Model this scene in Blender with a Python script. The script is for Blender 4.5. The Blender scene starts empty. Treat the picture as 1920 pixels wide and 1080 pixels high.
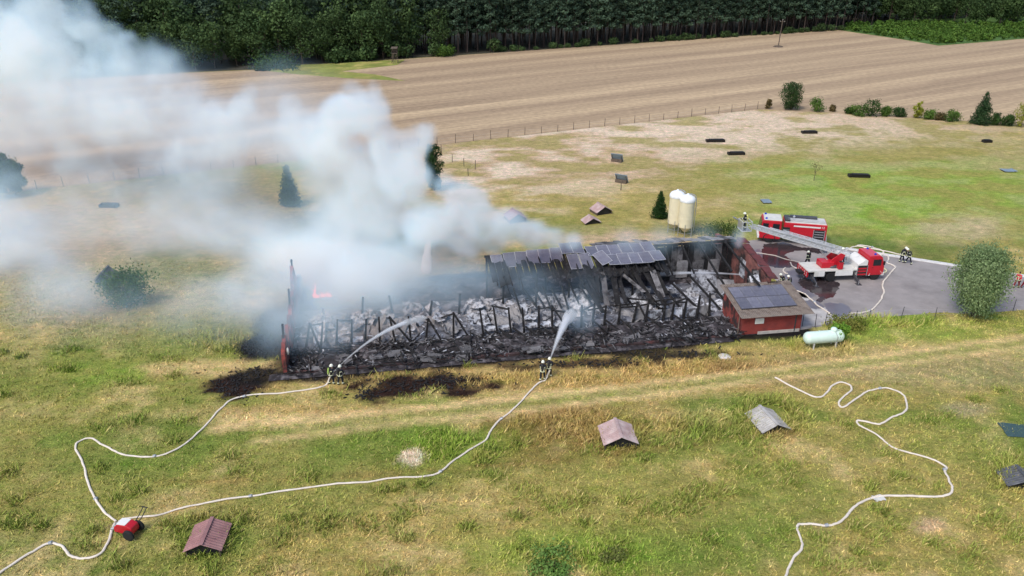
import bpy, bmesh, math, random
import numpy as np
from mathutils import Vector, Matrix, Euler
random.seed(7)
RNG = np.random.default_rng(11)
S = bpy.context.scene
COL = S.collection
R = math.radians

# ---------------------------------------------------------------- camera, sky, sun, exposure
FPX, TH, CH = 1450.0, R(24.57), 32.8
cam_d = bpy.data.cameras.new('camera')
cam_d.sensor_width = 36.0
cam_d.lens = FPX / 1920 * 36.0
cam_d.clip_start, cam_d.clip_end = 0.5, 6000
cam = bpy.data.objects.new('camera', cam_d)
COL.objects.link(cam)
cam.location = (0, 0, CH)
cam.rotation_euler = (R(90) - TH, 0, 0)
S.camera = cam
SUN_EL, SUN_AZ = R(52), R(-140)          # azimuth: clockwise from +Y; behind the camera's left shoulder
world = bpy.data.worlds.new('World')
S.world = world
world.use_nodes = True
wn = world.node_tree
sky = wn.nodes.new('ShaderNodeTexSky')
sky.sky_type = 'NISHITA'
sky.sun_disc = False
sky.sun_elevation = SUN_EL
sky.sun_rotation = SUN_AZ
sky.air_density, sky.dust_density, sky.ozone_density = 1.0, 2.0, 1.0
bg = wn.nodes['Background']
bg.inputs['Strength'].default_value = 0.098
wn.links.new(sky.outputs[0], bg.inputs['Color'])
sun_d = bpy.data.lights.new('sun', 'SUN')
sun_d.energy, sun_d.angle, sun_d.color = 1.4, R(20), (1.0, 0.965, 0.91)
sun = bpy.data.objects.new('sun', sun_d)
COL.objects.link(sun)
sdir = Vector((math.sin(SUN_AZ) * math.cos(SUN_EL), math.cos(SUN_AZ) * math.cos(SUN_EL), math.sin(SUN_EL)))
sun.rotation_euler = sdir.to_track_quat('Z', 'Y').to_euler()
S.view_settings.view_transform = 'Standard'
S.view_settings.look = 'None'
S.view_settings.gamma = 1
S.view_settings.use_curve_mapping = False
S.view_settings.exposure = 0.86
cy = S.cycles
cy.use_denoising = True
cy.max_bounces, cy.diffuse_bounces, cy.glossy_bounces = 12, 3, 3
cy.transmission_bounces, cy.volume_bounces, cy.transparent_max_bounces = 4, 10, 12
cy.volume_step_rate = 1.8
cy.volume_max_steps = 256
cy.use_adaptive_sampling = True
cy.adaptive_threshold = 0.02

# ---------------------------------------------------------------- survey: photo pixel -> point on the ground
CT, ST = math.cos(TH), math.sin(TH)
def ray(px, py):
    a, b = (px - 960) / FPX, -(py - 540) / FPX
    return Vector((a, CT + b * ST, -ST + b * CT))
def G(px, py, z=0.0):
    d = ray(px, py)
    t = (z - CH) / d.z
    return Vector((d.x * t, d.y * t, z))
def AT(px, py, Y):
    d = ray(px, py)
    t = Y / d.y
    return Vector((d.x * t, Y, CH + d.z * t))
def PROJ(x, y, z=0.0):
    dz = z - CH
    dep = y * CT - dz * ST
    up = y * ST + dz * CT
    return 960 + FPX * x / dep, 540 - FPX * up / dep
def lin(c):
    return tuple((v / 255 / 12.92) if v / 255 <= .04045 else ((v / 255 + .055) / 1.055) ** 2.4 for v in c)

# ---------------------------------------------------------------- value noise for colour fields and volumes
_tab = RNG.random((256, 256)).astype(np.float32)
def vnoise(x, y):
    xi, yi = np.floor(x).astype(int), np.floor(y).astype(int)
    fx, fy = x - xi, y - yi
    fx, fy = fx * fx * (3 - 2 * fx), fy * fy * (3 - 2 * fy)
    a, b = _tab[xi & 255, yi & 255], _tab[(xi + 1) & 255, yi & 255]
    c, d = _tab[xi & 255, (yi + 1) & 255], _tab[(xi + 1) & 255, (yi + 1) & 255]
    return (a * (1 - fx) + b * fx) * (1 - fy) + (c * (1 - fx) + d * fx) * fy
def fbm(x, y, sc, oc=4):
    o, amp, tot = 0, 1.0, 0
    for i in range(oc):
        o = o + amp * vnoise(x / sc + 17.3 * i, y / sc + 9.1 * i)
        tot += amp; amp *= .55; sc *= .5
    return o / tot

# ---------------------------------------------------------------- materials
def nodes(m):
    m.use_nodes = True
    return m.node_tree.nodes, m.node_tree.links, m.node_tree.nodes['Principled BSDF']
def pm(name, col, rough=.65, metal=0.0, var=.25, scale=3.0, bump=.15, bscale=18.0, col2=None, thr=(.45, .62), attr=None, coat=0.0, spec=.4, trans=0.0, obj_rand=0.0):
    """plain procedural material: base colour broken by noise, second colour for wear, fine relief"""
    m = bpy.data.materials.new(name)
    N, L, P = nodes(m)
    P.inputs['Roughness'].default_value = rough
    P.inputs['Metallic'].default_value = metal
    P.inputs['Specular IOR Level'].default_value = spec
    P.inputs['Coat Weight'].default_value = coat
    tc = N.new('ShaderNodeTexCoord')
    n1 = N.new('ShaderNodeTexNoise'); n1.inputs['Scale'].default_value = scale; n1.inputs['Detail'].default_value = 6
    L.new(tc.outputs['Object'], n1.inputs['Vector'])
    if attr:
        base = N.new('ShaderNodeAttribute'); base.attribute_name = attr; cur = base.outputs['Color']
    else:
        base = N.new('ShaderNodeRGB'); base.outputs[0].default_value = (*col, 1); cur = base.outputs[0]
    if col2:
        rp = N.new('ShaderNodeMapRange'); rp.inputs[1].default_value, rp.inputs[2].default_value = thr
        n2 = N.new('ShaderNodeTexNoise'); n2.inputs['Scale'].default_value = scale * .6; n2.inputs['Detail'].default_value = 8
        n2.inputs['Roughness'].default_value = .65
        L.new(tc.outputs['Object'], n2.inputs['Vector'])
        L.new(n2.outputs['Fac'], rp.inputs[0])
        mx = N.new('ShaderNodeMix'); mx.data_type = 'RGBA'
        L.new(rp.outputs[0], mx.inputs['Factor']); L.new(cur, mx.inputs['A']); mx.inputs['B'].default_value = (*col2, 1)
        cur = mx.outputs['Result']
    mr = N.new('ShaderNodeMapRange')
    mr.inputs[1].default_value, mr.inputs[2].default_value = .25, .75
    mr.inputs[3].default_value, mr.inputs[4].default_value = 1 - var, 1 + var
    L.new(n1.outputs['Fac'], mr.inputs[0])
    mul = N.new('ShaderNodeMix'); mul.data_type = 'RGBA'; mul.blend_type = 'MULTIPLY'; mul.inputs['Factor'].default_value = 1
    L.new(cur, mul.inputs['A']); L.new(mr.outputs[0], mul.inputs['B'])
    cur = mul.outputs['Result']
    if obj_rand:
        oi = N.new('ShaderNodeObjectInfo'); r2 = N.new('ShaderNodeMapRange')
        r2.inputs[3].default_value, r2.inputs[4].default_value = 1 - obj_rand, 1 + obj_rand
        L.new(oi.outputs['Random'], r2.inputs[0])
        m2 = N.new('ShaderNodeMix'); m2.data_type = 'RGBA'; m2.blend_type = 'MULTIPLY'; m2.inputs['Factor'].default_value = 1
        L.new(cur, m2.inputs['A']); L.new(r2.outputs[0], m2.inputs['B']); cur = m2.outputs['Result']
    L.new(cur, P.inputs['Base Color'])
    if bump:
        nb = N.new('ShaderNodeTexNoise'); nb.inputs['Scale'].default_value = bscale; nb.inputs['Detail'].default_value = 5
        L.new(tc.outputs['Object'], nb.inputs['Vector'])
        bp = N.new('ShaderNodeBump'); bp.inputs['Strength'].default_value = bump; bp.inputs['Distance'].default_value = .05
        L.new(nb.outputs['Fac'], bp.inputs['Height']); L.new(bp.outputs[0], P.inputs['Normal'])
    if trans:
        out = N['Material Output']
        tr = N.new('ShaderNodeBsdfTranslucent'); L.new(cur, tr.inputs['Color'])
        ms = N.new('ShaderNodeMixShader'); ms.inputs[0].default_value = trans
        L.new(P.outputs[0], ms.inputs[1]); L.new(tr.outputs[0], ms.inputs[2]); L.new(ms.outputs[0], out.inputs['Surface'])
    return m

M = {}
M['red'] = pm('fire_red_paint', (.50, .012, .025), .38, var=.10, scale=1.5, bump=.02, coat=.15, col2=(.33, .02, .03), thr=(.55, .8))
M['redroof'] = pm('cab_roof_red_paint', (.58, .07, .10), .45, var=.1, bump=.02)
M['white'] = pm('white_paint', (.72, .71, .69), .45, var=.07, scale=2, bump=.02, col2=(.50, .49, .46), thr=(.58, .8))
M['offwhite'] = pm('aged_white_paint', (.60, .59, .55), .6, var=.12, scale=2, bump=.05)
M['glass'] = pm('dark_window_glass', (.012, .014, .018), .08, var=.2, bump=0, spec=.6)
M['rubber'] = pm('tyre_rubber', (.016, .016, .017), .85, var=.3, bump=.2)
M['black'] = pm('black_plastic', (.022, .022, .024), .55, var=.25, bump=.05)
M['steel'] = pm('galvanised_steel', (.42, .43, .45), .42, metal=.6, var=.15, scale=5, bump=.05)
M['alu'] = pm('ladder_aluminium', (.62, .63, .65), .40, metal=.35, var=.12, scale=5, bump=.04)
M['darksteel'] = pm('dark_steel', (.09, .09, .10), .5, metal=.5, var=.2, bump=.05)
M['blue'] = pm('blue_lamp_lens', (.02, .06, .45), .2, var=.05, bump=0)
M['amber'] = pm('amber_lamp_lens', (.6, .22, .02), .3, var=.05, bump=0)
M['char'] = pm('charred_timber', (.014, .013, .014), .85, var=.5, scale=4, bump=.5, bscale=25, col2=(.075, .07, .072), thr=(.55, .72))
M['charash'] = pm('ash_covered_rubble', (.032, .027, .030), .95, var=.6, scale=2.2, bump=.7, bscale=9, col2=(.17, .155, .165), thr=(.50, .70))
M['ash'] = pm('pale_ash', (.19, .195, .225), .95, var=.35, scale=1.6, bump=.5, bscale=8, col2=(.05, .05, .058), thr=(.46, .60))
M['sheet'] = pm('burnt_insulation_sheet', (.49, .505, .55), .8, var=.3, scale=3.2, bump=.4, bscale=7, col2=(.085, .08, .088), thr=(.45, .58), obj_rand=.4)
M['sheetdark'] = pm('scorched_fibre_cement', (.13, .125, .13), .85, var=.4, scale=2.5, bump=.4, bscale=7, col2=(.03, .028, .03), thr=(.48, .6), obj_rand=.35)
M['brick'] = pm('smoked_red_brick', (.26, .055, .045), .85, var=.35, scale=1.6, bump=.4, bscale=12, col2=(.04, .025, .025), thr=(.44, .58))
M['brickpink'] = pm('sooty_inner_brick', (.23, .092, .08), .85, var=.4, scale=1.2, bump=.4, bscale=10, col2=(.035, .025, .025), thr=(.44, .58))
M['roofred'] = pm('dark_red_roof_sheet', (.13, .035, .035), .75, var=.3, scale=2.5, bump=.2, col2=(.03, .02, .02), thr=(.5, .65))
M['pv'] = pm('sky_paled_dusty_cells', (.14, .138, .175), .26, var=.15, scale=2, bump=.03, spec=.7, col2=(.23, .225, .25), thr=(.5, .75), obj_rand=.2)  # dusty cells, base colour also lightened to stand for reflected sky
M['pvframe'] = pm('panel_frame_aluminium', (.46, .46, .50), .45, metal=.2, var=.2, bump=0)
M['fcroof'] = pm('corrugated_fibre_cement', (.20, .165, .14), .9, var=.25, scale=2, bump=.3, col2=(.12, .09, .075), thr=(.48, .62))
M['plaster'] = pm('pale_plinth_render', (.48, .44, .40), .85, var=.2, bump=.3)
M['silo'] = pm('cream_silo_laminate', (.70, .64, .46), .5, var=.10, scale=1.2, bump=.05, col2=(.56, .50, .36), thr=(.52, .75))
M['silocap'] = pm('white_silo_cap', (.78, .80, .83), .45, var=.05, bump=.03)
M['tank'] = pm('pale_mint_tank_paint', (.62, .76, .68), .4, var=.07, scale=1.5, bump=.03, col2=(.48, .60, .52), thr=(.58, .8))
M['hose'] = pm('pale_fire_hose', (.72, .64, .55), .8, var=.12, scale=2, bump=.2, bscale=40)
M['hosey'] = pm('pale_yellow_hose', (.70, .66, .40), .8, var=.1, bump=.2)
M['hutred'] = pm('weathered_red_sheet', (.27, .135, .135), .75, var=.15, scale=1.5, bump=.1, col2=(.33, .19, .18), thr=(.45, .7))
M['hutpink'] = pm('faded_pinkish_sheet', (.40, .28, .27), .8, var=.18, scale=1.5, bump=.1, col2=(.50, .42, .40), thr=(.45, .65))
M['hutgrey'] = pm('lichen_grey_sheet', (.44, .42, .40), .85, var=.2, scale=2, bump=.15, col2=(.28, .26, .24), thr=(.45, .65))
M['hutdark'] = pm('dark_slate_sheet', (.085, .09, .10), .75, var=.25, scale=2, bump=.15, col2=(.16, .16, .17), thr=(.5, .7))
M['teal'] = pm('dark_teal_tarpaulin', (.045, .085, .085), .6, var=.2, bump=.15)
M['bluegrey'] = pm('blue_grey_sheet', (.20, .26, .31), .6, var=.2, bump=.1)
M['wood'] = pm('weathered_wood', (.11, .085, .065), .85, var=.35, scale=6, bump=.3)
M['darkwood'] = pm('dark_trough_plastic', (.018, .016, .015), .7, var=.3, bump=.1)
M['jacket'] = pm('navy_black_turnout_cloth', (.012, .014, .022), .85, var=.25, scale=9, bump=.3, bscale=30)
M['glove'] = pm('dark_glove_leather', (.03, .025, .02), .7, var=.2, bump=.1)
M['boot'] = pm('boot_leather', (.012, .012, .012), .6, var=.2, bump=.1)
M['skin'] = pm('skin', (.50, .30, .22), .55, var=.06, bump=.03)
M['band'] = pm('pale_yellow_reflective_band', (.78, .80, .56), .45, var=.08, bump=.02)
M['helmet'] = pm('pale_luminous_helmet', (.80, .81, .70), .35, var=.05, bump=.0)
M['hivis'] = pm('hi_vis_green_cover', (.34, .48, .12), .7, var=.12, bump=.1)
M['medred'] = pm('bright_red_jacket_cloth', (.62, .02, .06), .8, var=.15, bump=.2)
M['meddark'] = pm('dark_red_trouser_cloth', (.22, .012, .02), .85, var=.2, bump=.2)
M['medyellow'] = pm('hi_vis_yellow_cloth', (.68, .66, .20), .8, var=.1, bump=.2)
M['hair'] = pm('dark_hair', (.03, .02, .015), .7, var=.2, bump=.2)
M['bark'] = pm('grey_brown_bark', (.10, .075, .055), .9, var=.35, scale=3, bump=.5)
M['pinebark'] = pm('shaded_reddish_pine_bark', (.055, .038, .032), .9, var=.35, scale=2, bump=.5, col2=(.04, .03, .026), obj_rand=.5)  # bark colour darkened to carry the shade of the trunk zone
M['leaf'] = pm('leaf_foliage', (0, 0, 0), .65, var=.18, scale=1.2, bump=0, attr='Col', trans=.25, spec=.2)
M['leafr'] = pm('forest_foliage', (0, 0, 0), .7, var=.2, scale=.5, bump=0, attr='Col', trans=.18, spec=.15, obj_rand=.22)
M['concrete'] = pm('pale_concrete', (.46, .44, .43), .9, var=.15, scale=1.2, bump=.2, col2=(.34, .32, .32), thr=(.48, .66))
M['gutter'] = pm('bright_concrete_slab', (.66, .64, .62), .9, var=.15, scale=1.5, bump=.2)
M['pvedge'] = pm('dark_panel_frame', (.10, .10, .12), .5, var=.2, bump=0)
M['stone'] = pm('pale_stone', (.60, .56, .53), .85, var=.15, bump=.3)
M['asphalt'] = pm('worn_asphalt', (.30, .272, .262), .85, var=.16, scale=.5, bump=.15, bscale=30, col2=(.225, .202, .196), thr=(.46, .66))
M['puddle'] = pm('wet_asphalt', (.045, .034, .036), .16, var=.35, scale=.7, bump=.04, bscale=3, spec=.5)
M['damp'] = pm('damp_asphalt', (.155, .145, .165), .28, var=.2, scale=.6, bump=.05, bscale=4, spec=.5)

# ---------------------------------------------------------------- mesh helpers
class MB:
    def __init__(s):
        s.v, s.f, s.m, s.cur = [], [], [], 0
    def add(s, V, F, mat=None, X=None):
        o = len(s.v)
        s.v += [tuple(X @ Vector(p)) if X is not None else tuple(p) for p in V]
        s.f += [tuple(i + o for i in q) for q in F]
        s.m += [s.cur if mat is None else mat] * len(F)
        return s
    def box(s, c, d, X=None, mat=None, taper=1.0):
        x, y, z = d[0] / 2, d[1] / 2, d[2] / 2
        V = [(c[0] + sx * x * (taper if sz > 0 else 1), c[1] + sy * y * (taper if sz > 0 else 1), c[2] + sz * z) for sz in (-1, 1) for sx, sy in ((-1, -1), (1, -1), (1, 1), (-1, 1))]
        return s.add(V, [(3, 2, 1, 0), (4, 5, 6, 7), (0, 1, 5, 4), (1, 2, 6, 5), (2, 3, 7, 6), (3, 0, 4, 7)], mat, X)
    def beam(s, a, b, w, h=None, mat=None, up=(0, 0, 1), w2=None):
        a, b = Vector(a), Vector(b); h = h or w
        t = (b - a).normalized(); u = Vector(up)
        if abs(t.dot(u)) > .98: u = Vector((0, 1, 0))
        x = t.cross(u).normalized(); y = x.cross(t).normalized()
        V = []
        for p, k in ((a, 1), (b, (w2 / w) if w2 else 1)):
            V += [p - x * w / 2 * k - y * h / 2 * k, p + x * w / 2 * k - y * h / 2 * k, p + x * w / 2 * k + y * h / 2 * k, p - x * w / 2 * k + y * h / 2 * k]
        return s.add(V, [(3, 2, 1, 0), (4, 5, 6, 7), (0, 1, 5, 4), (1, 2, 6, 5), (2, 3, 7, 6), (3, 0, 4, 7)], mat)
    def tube(s, P, r, n=8, mat=None, flat=1.0, cap=True):
        P = [Vector(p) for p in P]
        rr = r if isinstance(r, (list, tuple)) else [r] * len(P)
        V, F = [], []
        ux = None
        for i, p in enumerate(P):
            t = (P[min(i + 1, len(P) - 1)] - P[max(i - 1, 0)]).normalized()
            if ux is None:
                ux = t.cross(Vector((0, 0, 1)))
                if ux.length < .1: ux = t.cross(Vector((0, 1, 0)))
            ux = (ux - t * ux.dot(t)).normalized(); uy = t.cross(ux).normalized()
            for k in range(n):
                a = 2 * math.pi * k / n
                V.append(p + ux * math.cos(a) * rr[i] + uy * math.sin(a) * rr[i] * flat)
        for i in range(len(P) - 1):
            for k in range(n):
                F.append((i * n + k, i * n + (k + 1) % n, (i + 1) * n + (k + 1) % n, (i + 1) * n + k))
        if cap:
            F.append(tuple(range(n - 1, -1, -1))); F.append(tuple((len(P) - 1) * n + k for k in range(n)))
        return s.add(V, F, mat)
    def lathe(s, prof, n=16, X=None, mat=None):
        V, F = [], []
        for r, z in prof:
            for k in range(n):
                a = 2 * math.pi * k / n
                V.append((r * math.cos(a), r * math.sin(a), z))
        for i in range(len(prof) - 1):
            for k in range(n):
                F.append((i * n + k, i * n + (k + 1) % n, (i + 1) * n + (k + 1) % n, (i + 1) * n + k))
        F.append(tuple(range(n - 1, -1, -1))); F.append(tuple((len(prof) - 1) * n + k for k in range(n)))
        return s.add(V, F, mat, X)
    def prism(s, poly, y0, y1, X=None, mat=None):
        """poly in (x, z), extruded along y"""
        n = len(poly)
        V = [(x, y0, z) for x, z in poly] + [(x, y1, z) for x, z in poly]
        F = [tuple(range(n)), tuple(range(2 * n - 1, n - 1, -1))] + [((i + 1) % n, i, n + i, n + (i + 1) % n) for i in range(n)]
        return s.add(V, F, mat, X)
    def slab(s, q, t, mat=None):
        """four corners q (ccw from above), thickened by t along the face normal"""
        q = [Vector(p) for p in q]
        nn = (q[1] - q[0]).cross(q[3] - q[0]).normalized() * t
        return s.add([p - nn for p in q] + q, [(3, 2, 1, 0), (4, 5, 6, 7), (0, 1, 5, 4), (1, 2, 6, 5), (2, 3, 7, 6), (3, 0, 4, 7)], mat)
    def ball(s, c, r, mat=None, n=10, X=None):
        r = r if isinstance(r, (tuple, list)) else (r, r, r)
        V, F = [], []
        h = n // 2
        for i in range(h + 1):
            p = math.pi * i / h
            for k in range(n):
                a = 2 * math.pi * k / n
                V.append((c[0] + r[0] * math.sin(p) * math.cos(a), c[1] + r[1] * math.sin(p) * math.sin(a), c[2] + r[2] * math.cos(p)))
        for i in range(h):
            for k in range(n):
                F.append((i * n + k, (i + 1) * n + k, (i + 1) * n + (k + 1) % n, i * n + (k + 1) % n))
        return s.add(V, F, mat, X)
    def mesh(s, name, mats):
        me = bpy.data.meshes.new(name)
        me.from_pydata(s.v, [], s.f)
        for m in (mats if isinstance(mats, (list, tuple)) else [mats]):
            me.materials.append(M[m] if isinstance(m, str) else m)
        if any(s.m): me.polygons.foreach_set('material_index', s.m)
        me.validate()
        return me
    def build(s, name, mats, parent=None, smooth=None, bevel=0, loc=None):
        me = s.mesh(name, mats)
        if smooth is not None:
            me.shade_smooth()
            me.set_sharp_from_angle(angle=R(smooth))
        o = link(name, me, parent)
        if loc is not None: o.location = loc
        if bevel:
            b = o.modifiers.new('bevel', 'BEVEL'); b.width = bevel; b.segments = 2; b.limit_method = 'ANGLE'; b.angle_limit = R(35)
        return o
def link(name, data, parent=None):
    o = bpy.data.objects.new(name, data)
    COL.objects.link(o)
    if parent is not None: o.parent = parent
    return o
def tag(o, label=None, cat=None, group=None, kind=None):
    if label: o['label'] = label
    if cat: o['category'] = cat
    if group: o['group'] = group
    if kind: o['kind'] = kind
    return o
def thing(name, label, cat, loc=(0, 0, 0), rz=0.0, group=None):
    o = link(name, None)
    o.empty_display_size = .3
    o.location = loc; o.rotation_euler = (0, 0, rz)
    return tag(o, label, cat, group)
def copy_tree(o, parent=None):
    c = o.copy(); COL.objects.link(c); c.parent = parent
    for ch in list(o.children): copy_tree(ch, c)
    return c
def nmesh(name, V, F, mat, col=None, smooth=False):
    """big meshes from numpy arrays; F is (n,4) or (n,3), col is per vertex rgb"""
    me = bpy.data.meshes.new(name)
    V = np.asarray(V, np.float32); F = np.asarray(F, np.int32)
    k = F.shape[1]
    me.vertices.add(len(V)); me.vertices.foreach_set('co', V.ravel())
    me.loops.add(F.size); me.loops.foreach_set('vertex_index', F.ravel())
    me.polygons.add(len(F)); me.polygons.foreach_set('loop_start', np.arange(0, F.size, k, dtype=np.int32))
    me.update(calc_edges=True)
    if col is not None:
        a = me.color_attributes.new('Col', 'FLOAT_COLOR', 'POINT')
        a.data.foreach_set('color', np.concatenate([np.asarray(col, np.float32), np.ones((len(V), 1), np.float32)], 1).ravel())
    me.materials.append(M[mat] if isinstance(mat, str) else mat)
    if smooth: me.shade_smooth()
    return me
def smooth_path(P, n=6):
    P = [Vector(p) for p in P]
    out = []
    for i in range(len(P) - 1):
        a, b, c, d = P[max(i - 1, 0)], P[i], P[i + 1], P[min(i + 2, len(P) - 1)]
        for k in range(n):
            t = k / n
            out.append(.5 * (2 * b + (c - a) * t + (2 * a - 5 * b + 4 * c - d) * t * t + (3 * b - a - 3 * c + d) * t ** 3))
    return out + [P[-1]]

# barn frame: local u along the front, v to the rear
BO, BA, BL, BW = Vector((-18.8, 54.5, 0)), R(9.7), 44.5, 17.0
def BP(u, v, z=0.0):
    return Vector((BO.x + u * math.cos(BA) - v * math.sin(BA), BO.y + u * math.sin(BA) + v * math.cos(BA), z))
# ================================================================ THE SETTING
# ---- colour of the vegetation on the ground, in patches found on the photograph's ground plan
PAL = {k: np.array(lin(v)) for k, v in dict(olive=(138, 130, 72), green=(102, 120, 50), bright=(118, 148, 52), straw=(190, 166, 118), gold=(160, 136, 86),
       brown=(130, 102, 62), sand=(198, 180, 160), pink=(178, 152, 128), dry=(160, 142, 98), greydry=(150, 140, 112), burnt=(46, 31, 26), soot=(26, 23, 24), ochre=(158, 142, 84), dgreen=(66, 92, 40)).items()}
# px, py, rx, ry, colour, strength, edge softness
PATCH = [
 (1350, 300, 700, 130, 'dry', .9, .5), (1200, 290, 440, 85, 'pink', .85, .6), (1500, 230, 420, 40, 'pink', .8, .5), (1450, 255, 300, 40, 'sand', .6, .7),
 (1700, 330, 420, 70, 'olive', .8, .6), (1750, 370, 330, 60, 'bright', .65, .7), (1620, 420, 260, 40, 'bright', .6, .7), (1480, 330, 160, 35, 'bright', .35, .8),
 (1700, 470, 130, 16, 'dgreen', .55, .7), (1560, 452, 110, 14, 'dgreen', .55, .7), (1330, 425, 90, 16, 'dgreen', .5, .8), (1810, 425, 90, 28, 'pink', .6, .8),
 (1150, 380, 230, 40, 'ochre', .7, .7), (1080, 425, 160, 26, 'olive', .6, .8), (1010, 420, 90, 18, 'green', .4, .8),
 (1180, 450, 160, 12, 'pink', .7, .7),
 (200, 480, 420, 130, 'greydry', .85, .6), (120, 430, 260, 60, 'pink', .4, .7), (450, 360, 220, 40, 'ochre', .5, .7), (330, 500, 90, 34, 'dgreen', .45, .8),
 (300, 600, 260, 60, 'greydry', .6, .7), (380, 620, 160, 50, 'olive', .6, .7), (160, 690, 330, 60, 'green', .35, .8), (420, 640, 130, 40, 'green', .5, .8),
 (60, 800, 260, 130, 'green', .32, .8), (250, 700, 120, 22, 'bright', .35, .8), (520, 860, 260, 40, 'green', .42, .8),
 (1000, 705, 620, 42, 'gold', .85, .5), (1340, 690, 300, 38, 'gold', .8, .6), (1600, 665, 220, 28, 'ochre', .7, .7), (1500, 690, 160, 22, 'brown', .45, .7),
 (800, 775, 460, 14, 'straw', .55, .7), (540, 786, 150, 17, 'straw', .95, .5), (640, 768, 260, 12, 'gold', .6, .6), (420, 690, 140, 16, 'straw', .75, .6), (1130, 740, 200, 12, 'straw', .6, .7),
 (1740, 690, 300, 40, 'greydry', .4, .8), (1700, 620, 240, 26, 'bright', .4, .8),
 (1050, 800, 180, 45, 'brown', .62, .7), (960, 850, 200, 26, 'brown', .4, .7), (760, 830, 150, 30, 'green', .5, .7), (860, 835, 90, 34, 'bright', .45, .8), (1330, 800, 170, 45, 'green', .6, .7),
 (1230, 790, 50, 40, 'gold', .6, .8), (1100, 800, 40, 34, 'gold', .6, .8), (1400, 760, 120, 20, 'green', .6, .8), (1600, 740, 110, 28, 'ochre', .6, .7),
 (700, 960, 500, 70, 'ochre', .35, .9), (1250, 920, 330, 60, 'ochre', .5, .9), (1050, 1040, 180, 40, 'bright', .45, .8), (1700, 1000, 260, 80, 'ochre', .4, .9),
 (1480, 930, 130, 50, 'green', .4, .8), (1400, 1010, 70, 50, 'green', .4, .8), (1750, 850, 160, 50, 'ochre', .4, .8), (1900, 850, 70, 60, 'green', .4, .8),
 (382, 1008, 85, 50, 'green', .75, .6), (775, 858, 22, 14, 'sand', .95, .35), (1745, 985, 36, 16, 'pink', .6, .7), (1810, 768, 50, 14, 'greydry', .6, .7),
 (120, 960, 200, 60, 'ochre', .3, .8), (1800, 655, 220, 12, 'straw', .35, .8),
 (785, 722, 130, 22, 'burnt', 1.0, .35), (850, 712, 60, 12, 'burnt', 1.0, .35), (690, 742, 26, 12, 'burnt', .9, .4), (432, 728, 42, 19, 'burnt', 1.0, .35), (480, 706, 46, 14, 'soot', .95, .4),
 (480, 652, 44, 24, 'soot', 1.0, .35), (515, 625, 40, 50, 'soot', .9, .5), (1120, 682, 120, 9, 'burnt', .85, .4), (960, 690, 40, 10, 'burnt', .8, .4), (1250, 664, 130, 10, 'soot', .9, .4), (1440, 628, 80, 8, 'soot', .8, .4),
]
TRACKS = [([(400, 806), (460, 798), (700, 775), (1000, 745), (1300, 712), (1600, 676), (1920, 634), (2100, 605)], .55, 'straw', 1.0),
          ([(480, 828), (700, 800), (1000, 767), (1300, 728), (1600, 690), (1920, 650), (2100, 622)], .5, 'straw', .85),
          ([(440, 815), (700, 787), (1000, 756), (1300, 720), (1600, 683), (1920, 642), (2100, 613)], .5, 'green', .55),
          ([(300, 905), (700, 892), (1000, 868), (1200, 845), (1500, 812)], .35, 'brown', .4)]
def seg_dist(x, y, P):
    d = np.full(x.shape, 1e9)
    for a, b in zip(P[:-1], P[1:]):
        ax, ay, bx, by = a.x, a.y, b.x - a.x, b.y - a.y
        t = np.clip(((x - ax) * bx + (y - ay) * by) / (bx * bx + by * by), 0, 1)
        d = np.minimum(d, np.hypot(x - ax - t * bx, y - ay - t * by))
    return d
def ground_colour(x, y):
    x, y = np.asarray(x, float), np.asarray(y, float)
    px, py = PROJ(x, y)
    n1, n2, n3 = fbm(x, y, 9, 4), fbm(x + 80, y + 31, 3.2, 4), fbm(x - 40, y + 77, 1.1, 3)
    c = np.empty(x.shape + (3,)); c[:] = PAL['olive']
    def mix(k, w):
        nonlocal c
        c = c * (1 - w[..., None]) + PAL[k] * w[..., None]
    mix('green', np.clip((n1 - .53) * 5, 0, .75)); mix('ochre', np.clip((.47 - n1) * 4.5, 0, .75)); mix('straw', np.clip((n2 - .56) * 4.5, 0, .6)); mix('green', np.clip((.44 - n2) * 5, 0, .7))
    for X, Y, rx, ry, k, s, soft in PATCH:
        q = np.sqrt(((px - X) / rx) ** 2 + ((py - Y) / ry) ** 2) + (n2 - .5) * (1.1 if k != 'burnt' else 1.9) + (n3 - .5) * (.5 if k != 'burnt' else 1.3)
        mix(k, s * np.clip((1 + soft * .5 - q) / soft, 0, 1))
    for P, w, k, s in TRACKS:
        dd = seg_dist(x, y, [G(*p) for p in P]) + (n3 - .5) * .45
        mix(k, s * np.clip((w * 1.5 - dd) / w, 0, 1) * np.clip(n2 * 2.2 - .1, .45, 1))
    # sooty margin round the barn
    u = (x - BO.x) * math.cos(BA) + (y - BO.y) * math.sin(BA); v = -(x - BO.x) * math.sin(BA) + (y - BO.y) * math.cos(BA)
    du = np.maximum(np.maximum(-u, u - BL - 1), 0); dv = np.maximum(np.maximum(-v, v - BW), 0)
    mix('soot', np.clip((1.15 - np.hypot(du, dv) + (n2 - .5) * 2.6) / .6, 0, 1))
    # sandy scars in the far pen
    far = np.clip((480 - py) / 60, 0, 1) * np.clip((px - 780) / 80, 0, 1)
    f1 = fbm(x * .6, y, 4.2, 5)
    mix('sand', far * np.clip((f1 - .47) * 8, 0, .9) * np.clip((1500 - px + (300 - py) * 3) / 500, .15, 1))
    mix('olive', far * np.clip((.45 - f1) * 9, 0, .7))
    return c * (1.0 + .46 * n3)[..., None]

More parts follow.
